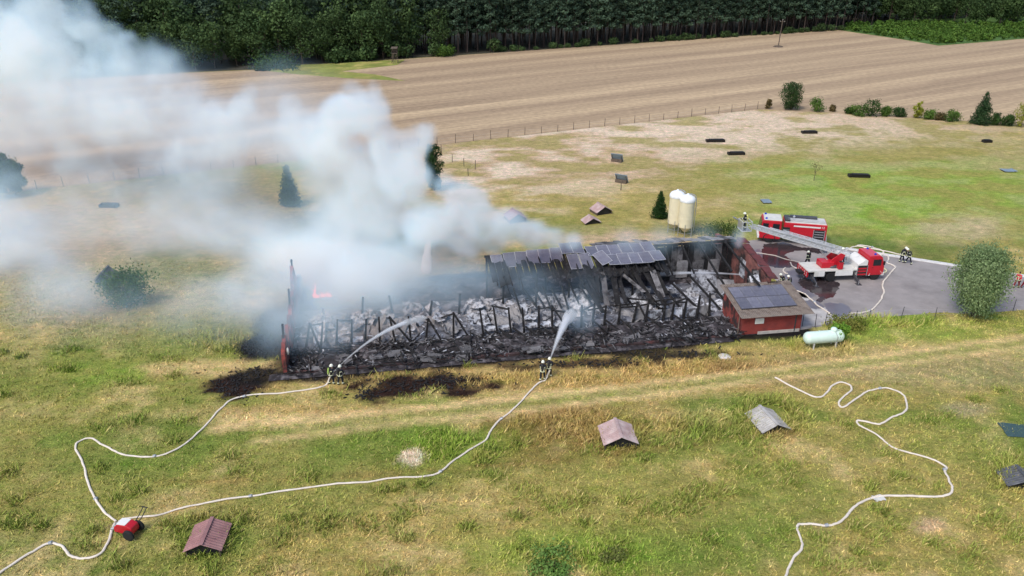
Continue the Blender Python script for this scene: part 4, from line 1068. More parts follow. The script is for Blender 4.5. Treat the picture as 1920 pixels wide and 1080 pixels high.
# ---- fire engine: x forward, y to its left (the side we see)
fe_a, fe_b = G(1455, 456), G(1517, 461)
hd = math.atan2(fe_a.y - fe_b.y, fe_a.x - fe_b.x)
eng = thing('fire_engine', 'red fire engine with pale cab roof parked on the wet yard edge', 'fire engine', (fe_a + fe_b) / 2 + Vector((0, 1.1, 0)), hd)
MB().box((-.1, 0, .78), (6.9, .9, .35)).build('chassis', 'black', eng)
cabp = [(1.25, .55), (3.55, .55), (3.62, 1.35), (3.42, 2.55), (3.30, 2.72), (1.25, 2.74)]
cab = MB().prism(cabp, -1.22, 1.22).build('cab', 'red', eng, bevel=.05)
MB().box((2.25, 0, 2.79), (2.0, 2.3, .09)).build('cab_roof', 'offwhite', eng, bevel=.03)
MB().slab([(3.655, -1.08, 1.5), (3.655, 1.08, 1.5), (3.475, 1.08, 2.5), (3.475, -1.08, 2.5)], .03).build('windscreen', 'glass', eng)
for sy in (-1, 1):
    for x, w in ((3.0, .62), (1.85, .75)):
        MB().box((x, sy * 1.225, 2.05), (w, .03, .72)).build('side_window', 'glass', eng)
    for x in (2.98, 1.88):
        d = MB().box((x, sy * 1.222, 1.25), (1.02, .018, .82)).build('door', 'red', eng)
        MB().box((x - .38, sy * 1.245, 1.5), (.16, .03, .04)).build('handle', 'black', d)
    MB().box((3.45, sy * 1.42, 2.0), (.10, .22, .42)).build('mirror', 'black', eng, bevel=.02)
    MB().box((3.62, sy * .9, .82), (.06, .36, .20)).build('headlight', 'white', eng)
    MB().box((-1.5, sy * 1.255, 2.33), (2.9, .02, .17)).build('stripe', 'white', eng)
    # equipment lockers
    MB().box((.72, sy * 1.24, 1.75), (.82, .04, .72)).build('locker_shade_plate', 'black', eng)  # flat black plate standing in for the shade inside an open locker
    for z in (1.55, 1.8): MB().box((.72, sy * 1.262, z), (.7, .02, .07)).build('locker_shelf', 'steel', eng)
    for x0, w in ((-.75, 1.9), (-1.95, .0)):
        if w:
            for k in range(7): MB().box((x0, sy * 1.262, 1.0 + k * .17), (w, .012, .155)).build('shutter_slat', 'red', eng)
    lk = MB().box((-2.9, sy * 1.24, 1.35), (1.15, .05, 1.35)).build('locker_shade_plate', 'black', eng)  # black plate again paints the dark inside of the rear locker
    for z in (.85, 1.2, 1.5, 1.8): MB().box((-2.9, sy * 1.27, z), (1.0, .02, .10)).build('locker_shelf', 'steel', eng)
    for x in (-3.5, -2.3): MB().box((x, sy * 1.27, 1.35), (.07, .03, 1.4)).build('locker_frame', 'steel', eng)
bd = MB().box((-1.35, 0, 1.75), (4.7, 2.46, 1.78)).build('body', 'red', eng, bevel=.04)
for sy, rot in ((1, (R(90), 0, R(180))), (-1, (R(90), 0, 0))):
    text(eng, '112', .36, (-3.15, sy * 1.262, 2.25), rot, 'white')
MB().box((3.68, 0, .72), (.22, 2.4, .36)).build('bumper', 'white', eng, bevel=.04)
MB().box((-3.72, 0, 1.6), (.04, 2.0, 1.5)).build('rear_shutter', 'steel', eng)
MB().box((-1.35, 0, 2.67), (4.5, 2.2, .05)).build('roof_deck', 'offwhite', eng)
lad = MB()
for y in (.35, .8): lad.beam((-3.5, y, 2.9), (.6, y, 2.95), .07)
for k in range(14): lad.beam((-3.4 + k * .3, .35, 2.9), (-3.4 + k * .3, .8, 2.9), .04)
lad.build('roof_ladder', 'alu', eng)
MB().box((-1.2, -.5, 2.86), (3.0, .6, .32)).build('roof_box', 'darksteel', eng, bevel=.03)
MB().box((.65, .1, 2.84), (.6, 1.6, .28)).build('hose_box', 'darksteel', eng, bevel=.03)
MB().lathe([(.10, 2.7), (.10, 3.0), (.16, 3.05), (.05, 3.2)], 10, Matrix.Translation((-.1, 0, 0))).build('monitor', 'steel', eng)
for y in (-.85, .85): MB().lathe([(.13, 2.83), (.13, 2.96), (.08, 3.0)], 12, Matrix.Translation((3.0, y, 0))).build('beacon', 'blue', eng, smooth=40)
for x in (2.45, -1.75):
    for y in (-1.02, 1.02): wheel(eng, x, y, .52, .34)
for x in (2.45, -1.75):
    for y in (-1.2, 1.2):
        mb = MB(); mb.tube([(x + .66 * math.cos(a), y, .55 + .62 * math.sin(a)) for a in [k * math.pi / 10 for k in range(11)]], .06, 6); mb.build('wheel_arch', 'black', eng)

# ---- turntable ladder truck, right side towards us
lt_a, lt_b = G(1545, 529), G(1618, 526)
ld_h = math.atan2(lt_b.y - lt_a.y, lt_b.x - lt_a.x)
ltr = thing('ladder_truck', 'red and white turntable ladder truck with ladder raised over the yard', 'fire truck', (lt_a + lt_b) / 2 + Vector((-.1, 1.15, 0)), ld_h)
MB().box((-.6, 0, .8), (8.0, .9, .3)).build('chassis', 'black', ltr)
cp = [(2.3, .6), (4.1, .6), (4.15, 1.55), (3.75, 1.62), (3.55, 2.55), (3.40, 2.66), (2.3, 2.66)]
MB().prism([(2.35, .6), (4.08, .6), (4.12, 1.45), (3.78, 2.52), (3.62, 2.64), (2.35, 2.66)], -1.2, 1.2).build('cab', 'red', ltr, bevel=.05)
MB().box((2.98, 0, 2.69), (1.15, 2.2, .06)).build('cab_roof', 'redroof', ltr, bevel=.02)
MB().slab([(4.135, -1.05, 1.58), (4.135, 1.05, 1.58), (3.85, 1.05, 2.45), (3.85, -1.05, 2.45)], .03).build('windscreen', 'glass', ltr)
for sy in (-1, 1):
    MB().box((3.25, sy * 1.205, 2.0), (.85, .03, .68)).build('side_window', 'glass', ltr)
    d = MB().box((3.2, sy * 1.203, 1.2), (1.05, .018, .8)).build('door', 'red', ltr); MB().box((2.82, sy * 1.225, 1.45), (.16, .03, .04)).build('handle', 'black', d)
    MB().box((3.9, sy * 1.38, 2.0), (.1, .2, .4)).build('mirror', 'black', ltr)
    mb = MB(); mb.tube([(3.3 + .68 * math.cos(a), sy * 1.1, .55 + .66 * math.sin(a)) for a in [k * math.pi / 10 for k in range(11)]], .11, 6); mb.build('mudguard', 'white', ltr)
    MB().box((4.1, sy * .85, .85), (.06, .34, .2)).build('headlight', 'white', ltr)
    # lockers behind the cab and along the deck
    MB().box((1.75, sy * 1.215, 1.15), (1.0, .03, 1.15)).build('locker_shade_plate', 'black', ltr)  # locker depth is only a black plate, its shade put into colour
    for z in (.75, 1.1, 1.4): MB().box((1.75, sy * 1.235, z), (.9, .02, .16)).build('locker_shelf', 'red', ltr)
    for x in (1.22, 2.28): MB().box((x, sy * 1.235, 1.15), (.06, .03, 1.2)).build('locker_frame', 'steel', ltr)
    MB().box((-.15, sy * 1.2, .95), (1.9, .05, .55)).build('side_locker', 'white', ltr, bevel=.02)
    MB().box((-2.75, sy * 1.2, .95), (1.0, .05, .55)).build('side_locker', 'white', ltr, bevel=.02)
    MB().box((-3.15, sy * 1.21, .95), (.45, .06, .5)).build('side_locker', 'offwhite', ltr)
    for x in (.95, -3.6):
        og = MB().beam((x, sy * .7, .85), (x + .15, sy * 2.1, .28), .16, .2).build('outrigger', 'darksteel', ltr)
        MB().lathe([(.05, .0), (.05, .35)], 8, Matrix.Translation((x + .15, sy * 2.1, .05))).build('foot_pad', 'steel', og)
        MB().box((x + .15, sy * 2.1, .04), (.5, .5, .06)).build('ground_plate', 'darksteel', og)
MB().box((4.12, 0, .68), (.2, 2.4, .34)).build('bumper', 'white', ltr, bevel=.04)
MB().box((-1.4, 0, 1.26), (5.3, 2.42, .14)).build('deck', 'offwhite', ltr, bevel=.02)
MB().prism([(1.25, .6), (2.25, .6), (2.25, 2.25), (1.95, 2.32), (1.25, 1.85)], -1.2, 1.2).build('rear_cabin', 'white', ltr, bevel=.03)
mb = MB()
for z in (.7, .95, 1.2): mb.beam((-4.1, -1.15, z), (-4.1, 1.15, z), .05)
for y in (-1.1, 0, 1.1): mb.beam((-4.1, y, .6), (-4.1, y, 1.3), .05)
mb.build('rear_rail', 'red', ltr)
MB().box((-4.02, 0, .9), (.06, 2.3, .5)).build('rear_panel', 'red', ltr)
for k, y in enumerate((-.9, -.45, 0, .45, .9)): MB().box((-4.06, y, .9), (.03, .16, .46)).build('warning_stripe', 'white', ltr)
for x in (3.3, -1.45):
    for y in (-.98, .98): wheel(ltr, x, y, .52, .36)
for y in (-.8, .8): MB().lathe([(.12, 2.72), (.12, 2.84), (.07, 2.88)], 12, Matrix.Translation((3.1, y, 0))).build('beacon', 'blue', ltr, smooth=40)
# turntable, console and the ladder itself
TT = Vector((-1.0, .1, 1.33))
MB().lathe([(.85, 0), (.9, .08), (.85, .2), (.7, .28)], 24, Matrix.Translation(TT)).build('turntable', 'darksteel', ltr, smooth=40)
MB().box((-1.75, .0, 1.66), (1.3, 1.3, .62)).build('power_pack', 'red', ltr, bevel=.05)
Mi = (Matrix.Translation(ltr.location) @ Matrix.Rotation(ld_h, 4, 'Z')).inverted()
tip_w = AT(1402, 424, 76.2)
tip = Mi @ tip_w
foot = TT + Vector((.75, 0, 1.35))
ax = (tip - foot); Ltot = ax.length; ax /= Ltot
side = ax.cross(Vector((0, 0, 1))).normalized(); upv = side.cross(ax).normalized()
for s_ in (-1, 1):
    MB().prism([(-.7, .25), (.6, .25), (1.05, 1.35), (.55, 1.55), (-.3, .9)], -.05 + s_ * .55, .05 + s_ * .55, Matrix.Translation(TT)).build('ladder_support', 'red', ltr, bevel=.02)
MB().beam(TT + Vector((-.3, 0, .4)), foot + ax * 2.0 - upv * .25, .16).build('lift_ram', 'steel', ltr)
cs = MB().box((-.6, -.95, 1.75), (.45, .5, .75)).build('control_console', 'red', ltr, bevel=.03)
MB().box((-.6, -.95, 2.14), (.3, .35, .04)).build('screen', 'black', cs)
def ladder_section(a, b, w, h, name='ladder_section', mat='alu'):
    mb = MB()
    p = lambda s, y, z: foot + ax * s + side * y + upv * z
    for y in (-w / 2, w / 2):
        mb.beam(p(a, y, 0), p(b, y, 0), .09, .12, up=upv); mb.beam(p(a, y, h), p(b, y, h), .06, .06, up=upv)
        n = int((b - a) / .62)
        for k in range(n):
            s0 = a + (b - a) * k / n; s1 = a + (b - a) * (k + 1) / n
            mb.beam(p(s0, y, 0), p((s0 + s1) / 2, y, h), .035); mb.beam(p((s0 + s1) / 2, y, h), p(s1, y, 0), .035)
    for k in range(int((b - a) / .31)):
        s = a + .15 + k * .31
        mb.beam(p(s, -w / 2, 0), p(s, w / 2, 0), .045)
    mb.build(name, mat, ltr)
ladder_section(-.9, 6.2, .92, .52); ladder_section(-.3, 7.6, .76, .42); ladder_section(.6, 8.9, .62, .34); ladder_section(1.6, Ltot - .3, .50, .28)
MB().beam(foot - ax * 1.0 + upv * .1, foot + ax * .6 + upv * .1, .7, .25, up=upv).build('winch_box', 'white', ltr, bevel=.03)
# basket at the tip
BKw = tip_w + Vector((-.3, 0, -.35))
bk = Mi @ BKw
mb = MB()
for z in (0, .5, 1.0):
    for (x0, y0), (x1, y1) in (((-.5, -.65), (.5, -.65)), ((.5, -.65), (.5, .65)), ((.5, .65), (-.5, .65)), ((-.5, .65), (-.5, -.65))):
        mb.beam((x0, y0, z), (x1, y1, z), .06)
for x in (-.5, 0, .5):
    for y in (-.65, .65): mb.beam((x, y, 0), (x, y, 1.0), .05)
bo = mb.build('basket', 'alu', ltr, loc=bk)
MB().box((0, 0, .0), (.98, 1.28, .05)).build('basket_floor', 'steel', bo)
MB().box((-.54, 0, .55), (.04, 1.2, .7)).build('basket_shield', 'steel', bo)
MB().lathe([(.06, 0), (.06, .5), (.09, .55), (.05, .9)], 8, Matrix.Translation((-.55, .2, .9)) @ Matrix.Rotation(R(-60), 4, 'Y')).build('basket_monitor', 'steel', bo)

# ---- shelters in the pasture
def hut(label, ridge_front, ridge_back, half, zr, ze_, mat, group, dark='black', corr=True):
    a, b = G(*ridge_front, zr), G(*ridge_back, zr)
    c = (a + b) / 2; d = (b - a).normalized(); L_ = (b - a).length
    rz = math.atan2(d.y, d.x) - R(90)
    root = thing('animal_shelter', label, 'shelter', (c.x, c.y, 0), rz, group)
    sl_len = math.hypot(half, zr - ze_); an = math.atan2(zr - ze_, half)
    V, F = corrug(L_, sl_len, .2, .03)
    for s_ in (-1, 1):
        mb = MB()
        # x along ridge -> local y; y down the slope -> local +-x
        W = [Vector((s_ * y * math.cos(an), x - L_ / 2, zr - y * math.sin(an) + z)) for x, y, z in V]
        mb.add(W, F if s_ < 0 else [q[::-1] for q in F])
        o = mb.build('roof_sheet', mat, root)
        sd = o.modifiers.new('thickness', 'SOLIDIFY'); sd.thickness = .015; sd.offset = 0
    MB().beam((0, -L_ / 2 - .02, zr + .03), (0, L_ / 2 + .02, zr + .03), .22, .03).build('ridge_cap', mat, root)
    MB().prism([(-half + .12, -.02), (half - .12, -.02), (half - .12, ze_ + .02), (0, zr - .06), (-half + .12, ze_ + .02)], L_ / 2 - .14, L_ / 2 - .06).build('back_wall', 'wood', root)
    for s_ in (-1, 1): MB().box((s_ * (half - .16), 0, ze_ / 2), (.05, L_ - .2, ze_ + .04)).build('side_wall', 'wood', root)
    MB().prism([(-half + .2, .0), (half - .2, .0), (half - .2, ze_ - .02), (0, zr - .12), (-half + .2, ze_ - .02)], -L_ / 2 + .25, -L_ / 2 + .28).build('opening_shade_sheet', dark, root)  # black sheet closes the front, standing in for the shade inside
    return root
g_ = 'shelters in the mown meadow'
hut('reddish corrugated shelter by the hose cart', (376, 1022), (398, 970), 1.1, 1.0, .5, 'hutred', g_)
hut('faded pinkish shelter in tall straw grass', (1166, 821), (1153, 784), 1.25, 1.05, .45, 'hutpink', g_)
hut('lichen grey shelter sunk in green weeds', (1459, 797), (1424, 760), 1.15, .95, .4, 'hutgrey', g_)
hut('dark slate shelter cut by the frame edge', (1930, 902), (1905, 872), 1.2, .8, .3, 'hutdark', g_)
g2 = 'weathered huts in the far pastures'
hut('dark reddish hut at the edge of the white smoke', (972, 402), (960, 390), 1.2, 1.2, .5, 'hutred', g2)
hut('pinkish hut above its lower twin in the ochre pasture', (1135, 388), (1120, 379), 1.2, 1.1, .4, 'hutpink', g2)
hut('low pinkish hut half sunk in weeds beside its twin', (1113, 410), (1104, 402), 1.1, .8, .2, 'hutpink', g2)
hut('bluish dark hut seen through haze near the lone shrub', (190, 512), (203, 498), 1.0, 1.2, .4, 'hutdark', g2)
def tipped(label, px, py, w, h, rz, tilt, mat):
    root = thing('tipped_shelter', label, 'shelter', G(px, py), rz, 'tipped shelters in the sandy pasture')
    X = Matrix.Rotation(tilt, 4, 'Y')
    MB().box((0, 0, h / 2), (.08, w, h), X).build('roof_sheet', mat, root)
    MB().box((.35, 0, .22), (.8, w * .9, .44)).build('base_frame', 'wood', root)
    for y in (-.4, .4): MB().beam((.1, y * w, .05), (.75, y * w, h * .75), .07).build('strut', 'wood', root)
tipped('upper slate grey tipped shelter on the sandy pasture', 1158, 302, 1.9, 1.5, R(-115), R(28), 'bluegrey')
tipped('lower slate grey tipped shelter with a stake below it', 1167, 341, 1.9, 1.5, R(-120), R(30), 'bluegrey')
def trough(label, px, py, l, rz=0.0):
    root = thing('feed_trough', label, 'trough', G(px, py), rz, 'black troughs in the pasture')
    MB().prism([(-.38, .0), (.38, .0), (.5, .4), (.43, .4), (.33, .08), (-.33, .08), (-.43, .4), (-.5, .4)], -l / 2, l / 2, Matrix.Rotation(R(90), 4, 'Z')).build('basin', 'darkwood', root)
    for s_ in (-1, 1): MB().box((s_ * (l / 2 + .03), 0, .22), (.06, .95, .42)).build('end_plate', 'darkwood', root)
    MB().box((.06 * l, .05, .46), (l * .8, .8, .05)).build('cover_board', 'darkwood', root)
trough('long black trough below its twin on sandy ground', 1380, 290, 2.6, R(3)); trough('black trough on a grassy patch above the sandy ground', 1341, 266, 3.1, R(2)); trough('smallest long black trough near the hedge corner', 1517, 250, 2.6, R(2)); trough('black trough in the green pasture past the bare sapling', 1610, 332, 2.9, R(-6)); trough('tiny dark trough far out below the conical hedge tree', 1850, 267, 1.3, R(4)); trough('dark trough in the hazy pasture below the field bushes', 205, 388, 2.2, R(-4))
def flat_sheet(name, label, px, py, w, l, rz, mat, z=.08):
    root = thing(name, label, 'sheet', G(px, py), rz)
    V, F = crumple(w, l, .03, int(px)); mb = MB(); mb.add(V, F)
    o = mb.build('sheet', mat, root, loc=(0, 0, z)); sd = o.modifiers.new('thickness', 'SOLIDIFY'); sd.thickness = .03
    for x in (-.4, .4): MB().box((x * w, 0, .03), (.08, l * .9, .06)).build('batten', 'wood', root)
flat_sheet('ground_panel', 'dark teal panel lying flat in the meadow at the frame edge', 1912, 809, 2.4, 1.7, R(-8), 'teal')
flat_sheet('ground_panel', 'small blue grey sheet lying in the bright green pasture', 1436, 379, 1.2, 1.6, 0, 'bluegrey', .2)
flat_sheet('ground_panel', 'blue grey sheet lying on far green pasture near the frame edge', 1890, 321, 2.0, 1.6, 0, 'bluegrey', .2)
flat_sheet('ground_panel', 'small grey plate under the bend of the meadow hose', 1647, 935, .75, .55, R(10), 'offwhite', .07)
cv = thing('manhole_cover', 'round white stone cover in dry grass near the barn corner', 'cover', G(1358, 672))
MB().lathe([(.52, 0), (.55, .12), (.5, .22), (.3, .28), (.05, .3)], 20).build('lid', 'stone', cv, smooth=50); MB().lathe([(.6, -.05), (.6, .06)], 20).build('ring', 'plaster', cv)
stk = thing('stake', 'short dark stake below the lower tipped shelter', 'stake', G(1164, 357)); MB().tube([(0, 0, -.1), (.02, 0, .6), (0, 0, 1.1)], [.07, .06, .05], 6).build('shaft', 'wood', stk)

# ---- red wheeled hose cart
ct = thing('hose_cart', 'red two wheeled hose cart with white plate where the hoses meet', 'cart', G(240, 1001), R(-14))
bp_ = [(-.62, .30), (.55, .22), (.68, .45), (.62, .78), (.30, .92), (-.35, .88), (-.62, .62)]
MB().prism(bp_, -.33, .33).build('body', 'red', ct, bevel=.06)
MB().slab([(-.40, -.29, .905), (.22, -.29, .945), (.22, .29, .945), (-.40, .29, .905)], .02).build('plate', 'white', ct)
for y in (-.46, .46): wheel(ct, .48, y, .36, .16, 'offwhite')
MB().tube([(.48, -.5, .36), (.48, .5, .36)], .035, 8).build('axle', 'darksteel', ct)
for x in (.3, .55): MB().tube(smooth_path([(x, .3, .6), (x + .1, .75, .9), (x + .18, 1.1, 1.25)], 4), .028, 6).build('handle_bar', 'black', ct)
MB().tube([(.42, 1.1, 1.25), (.8, 1.1, 1.25)], .035, 6).build('handle', 'black', ct)
for y in (-.2, 0, .2): MB().tube([(-.6, y, .5), (-.85, y * 1.3, .42)], .075, 10).build('coupling', 'steel', ct)
for y in (-.25, .25): MB().beam((-.5, y, .35), (-.5, y, 0), .06).build('prop_leg', 'darksteel', ct)
# ================================================================ PEOPLE
def person(label, loc, face, pose='hold', jacket='jacket', trousers='jacket', helmet='helmet', tank=True, group=None, lean=.12, h=1.80, feet_z=0.0, hair=False, bands=True, stride=.12):
    """one skinned body with joints; x right, y forward"""
    root = thing('person', label, 'person', (loc[0], loc[1], feet_z), face, group)
    k = h / 1.80
    ly = lambda z: lean * max(0, z - .92)
    def p(x, y, z): return Vector((x, y + ly(z), z)) * k
    J = {'pel': p(0, 0, .95), 'spi': p(0, .0, 1.15), 'che': p(0, .0, 1.36), 'nec': p(0, .01, 1.50), 'hea': p(0, .03, 1.60)}
    for s, sx in (('l', -1), ('r', 1)):
        fy = stride * sx
        J['hip' + s] = p(.11 * sx, 0, .90); J['kne' + s] = p(.135 * sx, fy * .6 + .05, .50); J['ank' + s] = p(.15 * sx, fy - .02, .10); J['toe' + s] = p(.17 * sx, fy + .15, .05)
        J['sho' + s] = p(.20 * sx, 0, 1.42)
        if pose == 'hold':
            J['elb' + s] = p(.27 * sx, .12 if sx < 0 else .02, 1.15); J['wri' + s] = p(.10 * sx, .36 if sx < 0 else .20, 1.13 if sx < 0 else 1.06)
        elif pose == 'walk':
            J['elb' + s] = p(.28 * sx, -.06 * sx, 1.14); J['wri' + s] = p(.29 * sx, .10 - .12 * sx, .92)
        elif pose == 'bend':
            J['elb' + s] = p(.26 * sx, .20, 1.12); J['wri' + s] = p(.17 * sx, .38, .92)
        else:
            J['elb' + s] = p(.27 * sx, -.02, 1.14); J['wri' + s] = p(.27 * sx, .06, .90)
    B = [('pel', 'spi'), ('spi', 'che'), ('che', 'nec'), ('nec', 'hea')]
    for s in 'lr': B += [('pel', 'hip' + s), ('hip' + s, 'kne' + s), ('kne' + s, 'ank' + s), ('ank' + s, 'toe' + s), ('che', 'sho' + s), ('sho' + s, 'elb' + s), ('elb' + s, 'wri' + s)]
    rad = dict(pel=(.17, .14), spi=(.17, .135), che=(.20, .145), nec=(.07, .07), hea=(.07, .08), hip=(.115, .12), kne=(.085, .085), ank=(.065, .07), toe=(.055, .05), sho=(.085, .085), elb=(.065, .065), wri=(.05, .05))
    names = list(J)
    me = bpy.data.meshes.new('body')
    me.from_pydata([tuple(J[n]) for n in names], [(names.index(a), names.index(b)) for a, b in B], [])
    ob = bpy.data.objects.new('body', me); COL.objects.link(ob)
    ob.modifiers.new('skin', 'SKIN'); ss = ob.modifiers.new('sub', 'SUBSURF'); ss.levels = ss.render_levels = 1
    for n, sv in zip(names, me.skin_vertices[0].data):
        r_ = rad[n[:3]]; sv.radius = (r_[0] * k, r_[1] * k); sv.use_root = n == 'pel'
    dg = bpy.context.evaluated_depsgraph_get(); dg.update()
    ev = bpy.data.meshes.new_from_object(ob.evaluated_get(dg))
    bpy.data.objects.remove(ob)
    mb = MB()
    V = [v.co.copy() for v in ev.vertices]
    seg = [(J[a], J[b], (3 if b[:3] == 'toe' else 1 if a[:3] in ('hip', 'kne') or b[:3] == 'hip' else 2 if b == 'hea' else 0)) for a, b in B]
    def which(c):
        best, m = 9, 0
        for a, b, t in seg:
            u = max(0, min(1, (c - a).dot(b - a) / (b - a).length_squared)); d = (c - a.lerp(b, u)).length
            if d < best: best, m = d, t
        return m
    ms = []
    for f in ev.polygons: ms.append(which(f.center))
    mb.v = [tuple(v) for v in V]; mb.f = [tuple(f.vertices) for f in ev.polygons]; mb.m = ms
    hc = J['hea'] + Vector((0, .015, .07)) * k
    # head with face
    mb.ball(hc, (.076 * k, .094 * k, .118 * k), 2, 12)
    mb.ball(hc + Vector((0, .098, -.015)) * k, (.014 * k, .02 * k, .024 * k), 2, 6)
    for sx in (-1, 1):
        mb.ball(hc + Vector((.03 * sx, .083, .012)) * k, .011 * k, 5, 6); mb.ball(hc + Vector((.078 * sx, 0, -.005)) * k, (.012 * k, .022 * k, .032 * k), 2, 6)
    mb.box(hc + Vector((0, .088, -.055)) * k, (.04 * k, .012 * k, .009 * k), mat=5)
    # hands: palm, four unequal bent fingers, thumb from the side
    for s, sx in (('l', -1), ('r', 1)):
        w, e = J['wri' + s], J['elb' + s]
        d = (w - e).normalized(); sd = Vector((1, 0, 0)); sd = (sd - d * sd.dot(d)).normalized(); nn = d.cross(sd)
        if nn.z > 0: nn = -nn
        mb.beam(w - d * .02, w + d * .085 * k, .085 * k, .035 * k, 4, up=nn)
        for q, ln in enumerate((.07, .08, .075, .058)):
            b0 = w + d * .08 * k + sd * (-.031 + .021 * q) * k
            mb.tube([b0, b0 + d * ln * .5 * k + nn * .012, b0 + d * ln * .75 * k + nn * .045 * k, b0 + d * ln * .55 * k + nn * .07 * k], [.0095 * k, .009 * k, .0085 * k, .007 * k], 5, 4)
        b0 = w + d * .03 * k - sd * sx * .035 * k
        mb.tube([b0, b0 - sd * sx * .03 * k + d * .03 * k + nn * .012, b0 - sd * sx * .02 * k + d * .06 * k + nn * .03], [.012 * k, .011 * k, .009 * k], 5, 4)
    body = mb.build('body', [jacket, trousers, 'skin', 'boot', 'glove', 'black'], root, smooth=60)
    if helmet:
        hp = [(.135, -.035), (.15, -.02), (.128, .02), (.118, .07), (.09, .115), (.045, .14), (.01, .147)]
        X = Matrix.Translation(hc + Vector((0, -.01, .02)) * k) @ Matrix.Diagonal((k * .95, k * 1.12, k, 1))
        hm = MB().lathe(hp, 16, X).build('helmet', helmet, root, smooth=50)
        MB().slab([hc + Vector((-.10, -.13, -.02)) * k, hc + Vector((.10, -.13, -.02)) * k, hc + Vector((.09, -.14, -.12)) * k, hc + Vector((-.09, -.14, -.12)) * k], .012).build('neck_guard', 'black', hm)
        MB().slab([hc + Vector((.09, .115, .03)) * k, hc + Vector((-.09, .115, .03)) * k, hc + Vector((-.08, .125, -.03)) * k, hc + Vector((.08, .125, -.03)) * k], .006).build('visor', 'glass', hm)
    elif hair:
        MB().ball(hc + Vector((0, -.018, .025)) * k, (.084 * k, .098 * k, .108 * k), n=12).build('hair', 'hair', root, smooth=60)
    if bands:
        def ring(c, rx, ry, w, nm='reflective_band'):
            mb = MB(); n = 18
            for i in range(n):
                a, b = 2 * math.pi * i / n, 2 * math.pi * (i + 1) / n
                q = [Vector((c.x + rx * math.cos(t) * k, c.y + ry * math.sin(t) * k, c.z + z * k)) for t, z in ((a, -w / 2), (b, -w / 2), (b, w / 2), (a, w / 2))]
                mb.add(q, [(0, 1, 2, 3)])
            o = mb.build(nm, 'band', root); sd = o.modifiers.new('thickness', 'SOLIDIFY'); sd.thickness = .006
        ring(p(0, 0, .93) , .205, .185, .075); ring(p(0, 0, 1.29), .225, .178, .07)
        for sx in (-1, 1):
            MB().slab([p(.12 * sx - .03, -.19, .95), p(.12 * sx + .03, -.19, .95), p(.12 * sx + .03, -.185, 1.30), p(.12 * sx - .03, -.185, 1.30)], .012).build('reflective_stripe', 'band', root)
        for s in 'lr':
            for a, b, t, r_ in (('elb', 'wri', .45, .068), ('kne', 'ank', .72, .088)):
                A_, B_ = J[a + s], J[b + s]; c = A_.lerp(B_, t); d = (B_ - A_).normalized() * .035 * k
                MB().tube([c - d, c + d], r_ * k, 12).build('reflective_band', 'band', root, smooth=60)
    if tank:
        tk_ = MB().lathe([(.02, 0), (.065, .03), (.075, .07), (.075, .42), (.05, .48), (.025, .50), (.025, .54)], 14, Matrix.Translation(p(0, -.245, 1.08)) @ Matrix.Rotation(-lean, 4, 'X')).build('air_cylinder', tank if isinstance(tank, str) else 'black', root, smooth=50)
        MB().box(p(0, -.185, 1.25), (.26 * k, .04, .44 * k)).build('harness_plate', 'black', root)
    return root, J
def facing(a, b): return math.atan2(b.y - a.y, b.x - a.x) - R(90)
ff = 'firefighters at the burning barn'
tgtL, tgtC = BP(14.5, 5.5), BP(25.0, 4.2)
pL, pL2, pC, pC2 = G(622, 721), G(639, 722), G(1017, 714), G(1029, 708)
qL, JL = person('firefighter with green air cylinder cover gripping the nozzle of the looped hose', pL, facing(pL, tgtL), tank='hivis', group=ff, lean=.16)
person('firefighter standing close behind the hose holder at the burnt barn front', pL2, facing(pL2, tgtL) + .25, group=ff, lean=.1, pose='bend')
qC, JC = person('firefighter spraying the dense water jet into the barn middle', pC2, facing(pC2, tgtC), group=ff, lean=.18)
person('firefighter backing up the spraying colleague in straw grass', pC, facing(pC, tgtC) + .1, group=ff, lean=.14, pose='bend')
person('firefighter standing in the basket at the ladder tip', BKw, R(60), group=ff, feet_z=BKw.z + .03, lean=.2, jacket='jacket', tank='medyellow')
a1, a2 = G(1689, 492), G(1703, 495)
person('firefighter bending to the hoses on the gutter edge of the yard', a1, R(-80), group=ff, lean=.35, pose='bend')
person('second firefighter crouched at the hoses, farther along the gutter', a2, R(70), group=ff, lean=.5, pose='bend', stride=.3)
person('lone firefighter walking between engine and ladder truck', G(1513, 499), R(110), group=ff, pose='walk', stride=.24)
pR = G(1466, 543)
qR, JR = person('crouching firefighter holding a hose behind the annex roof', pR, facing(pR, BP(33, 9)), group=ff, lean=.5)
person('firefighter standing upright behind the annex roof', G(1476, 547), R(70), group=ff, pose='stand')
person('operator standing at the turntable controls of the ladder truck', Vector((Matrix.Translation(ltr.location) @ Matrix.Rotation(ld_h, 4, 'Z')) @ Vector((.35, .35, 1.33))), R(80), group=ff, feet_z=1.34, lean=.2, pose='bend', tank=False)
person('medic in bright red jacket walking past the willow on the yard', G(1904, 540), R(-60), 'walk', 'medred', 'meddark', None, False, 'medics on the yard', .05, hair=True, stride=.2)
person('medic in yellow hi vis jacket at the frame edge of the yard', G(1919, 541), R(-100), 'walk', 'medyellow', 'meddark', None, False, 'medics on the yard', .1, hair=True, stride=.2, bands=False)

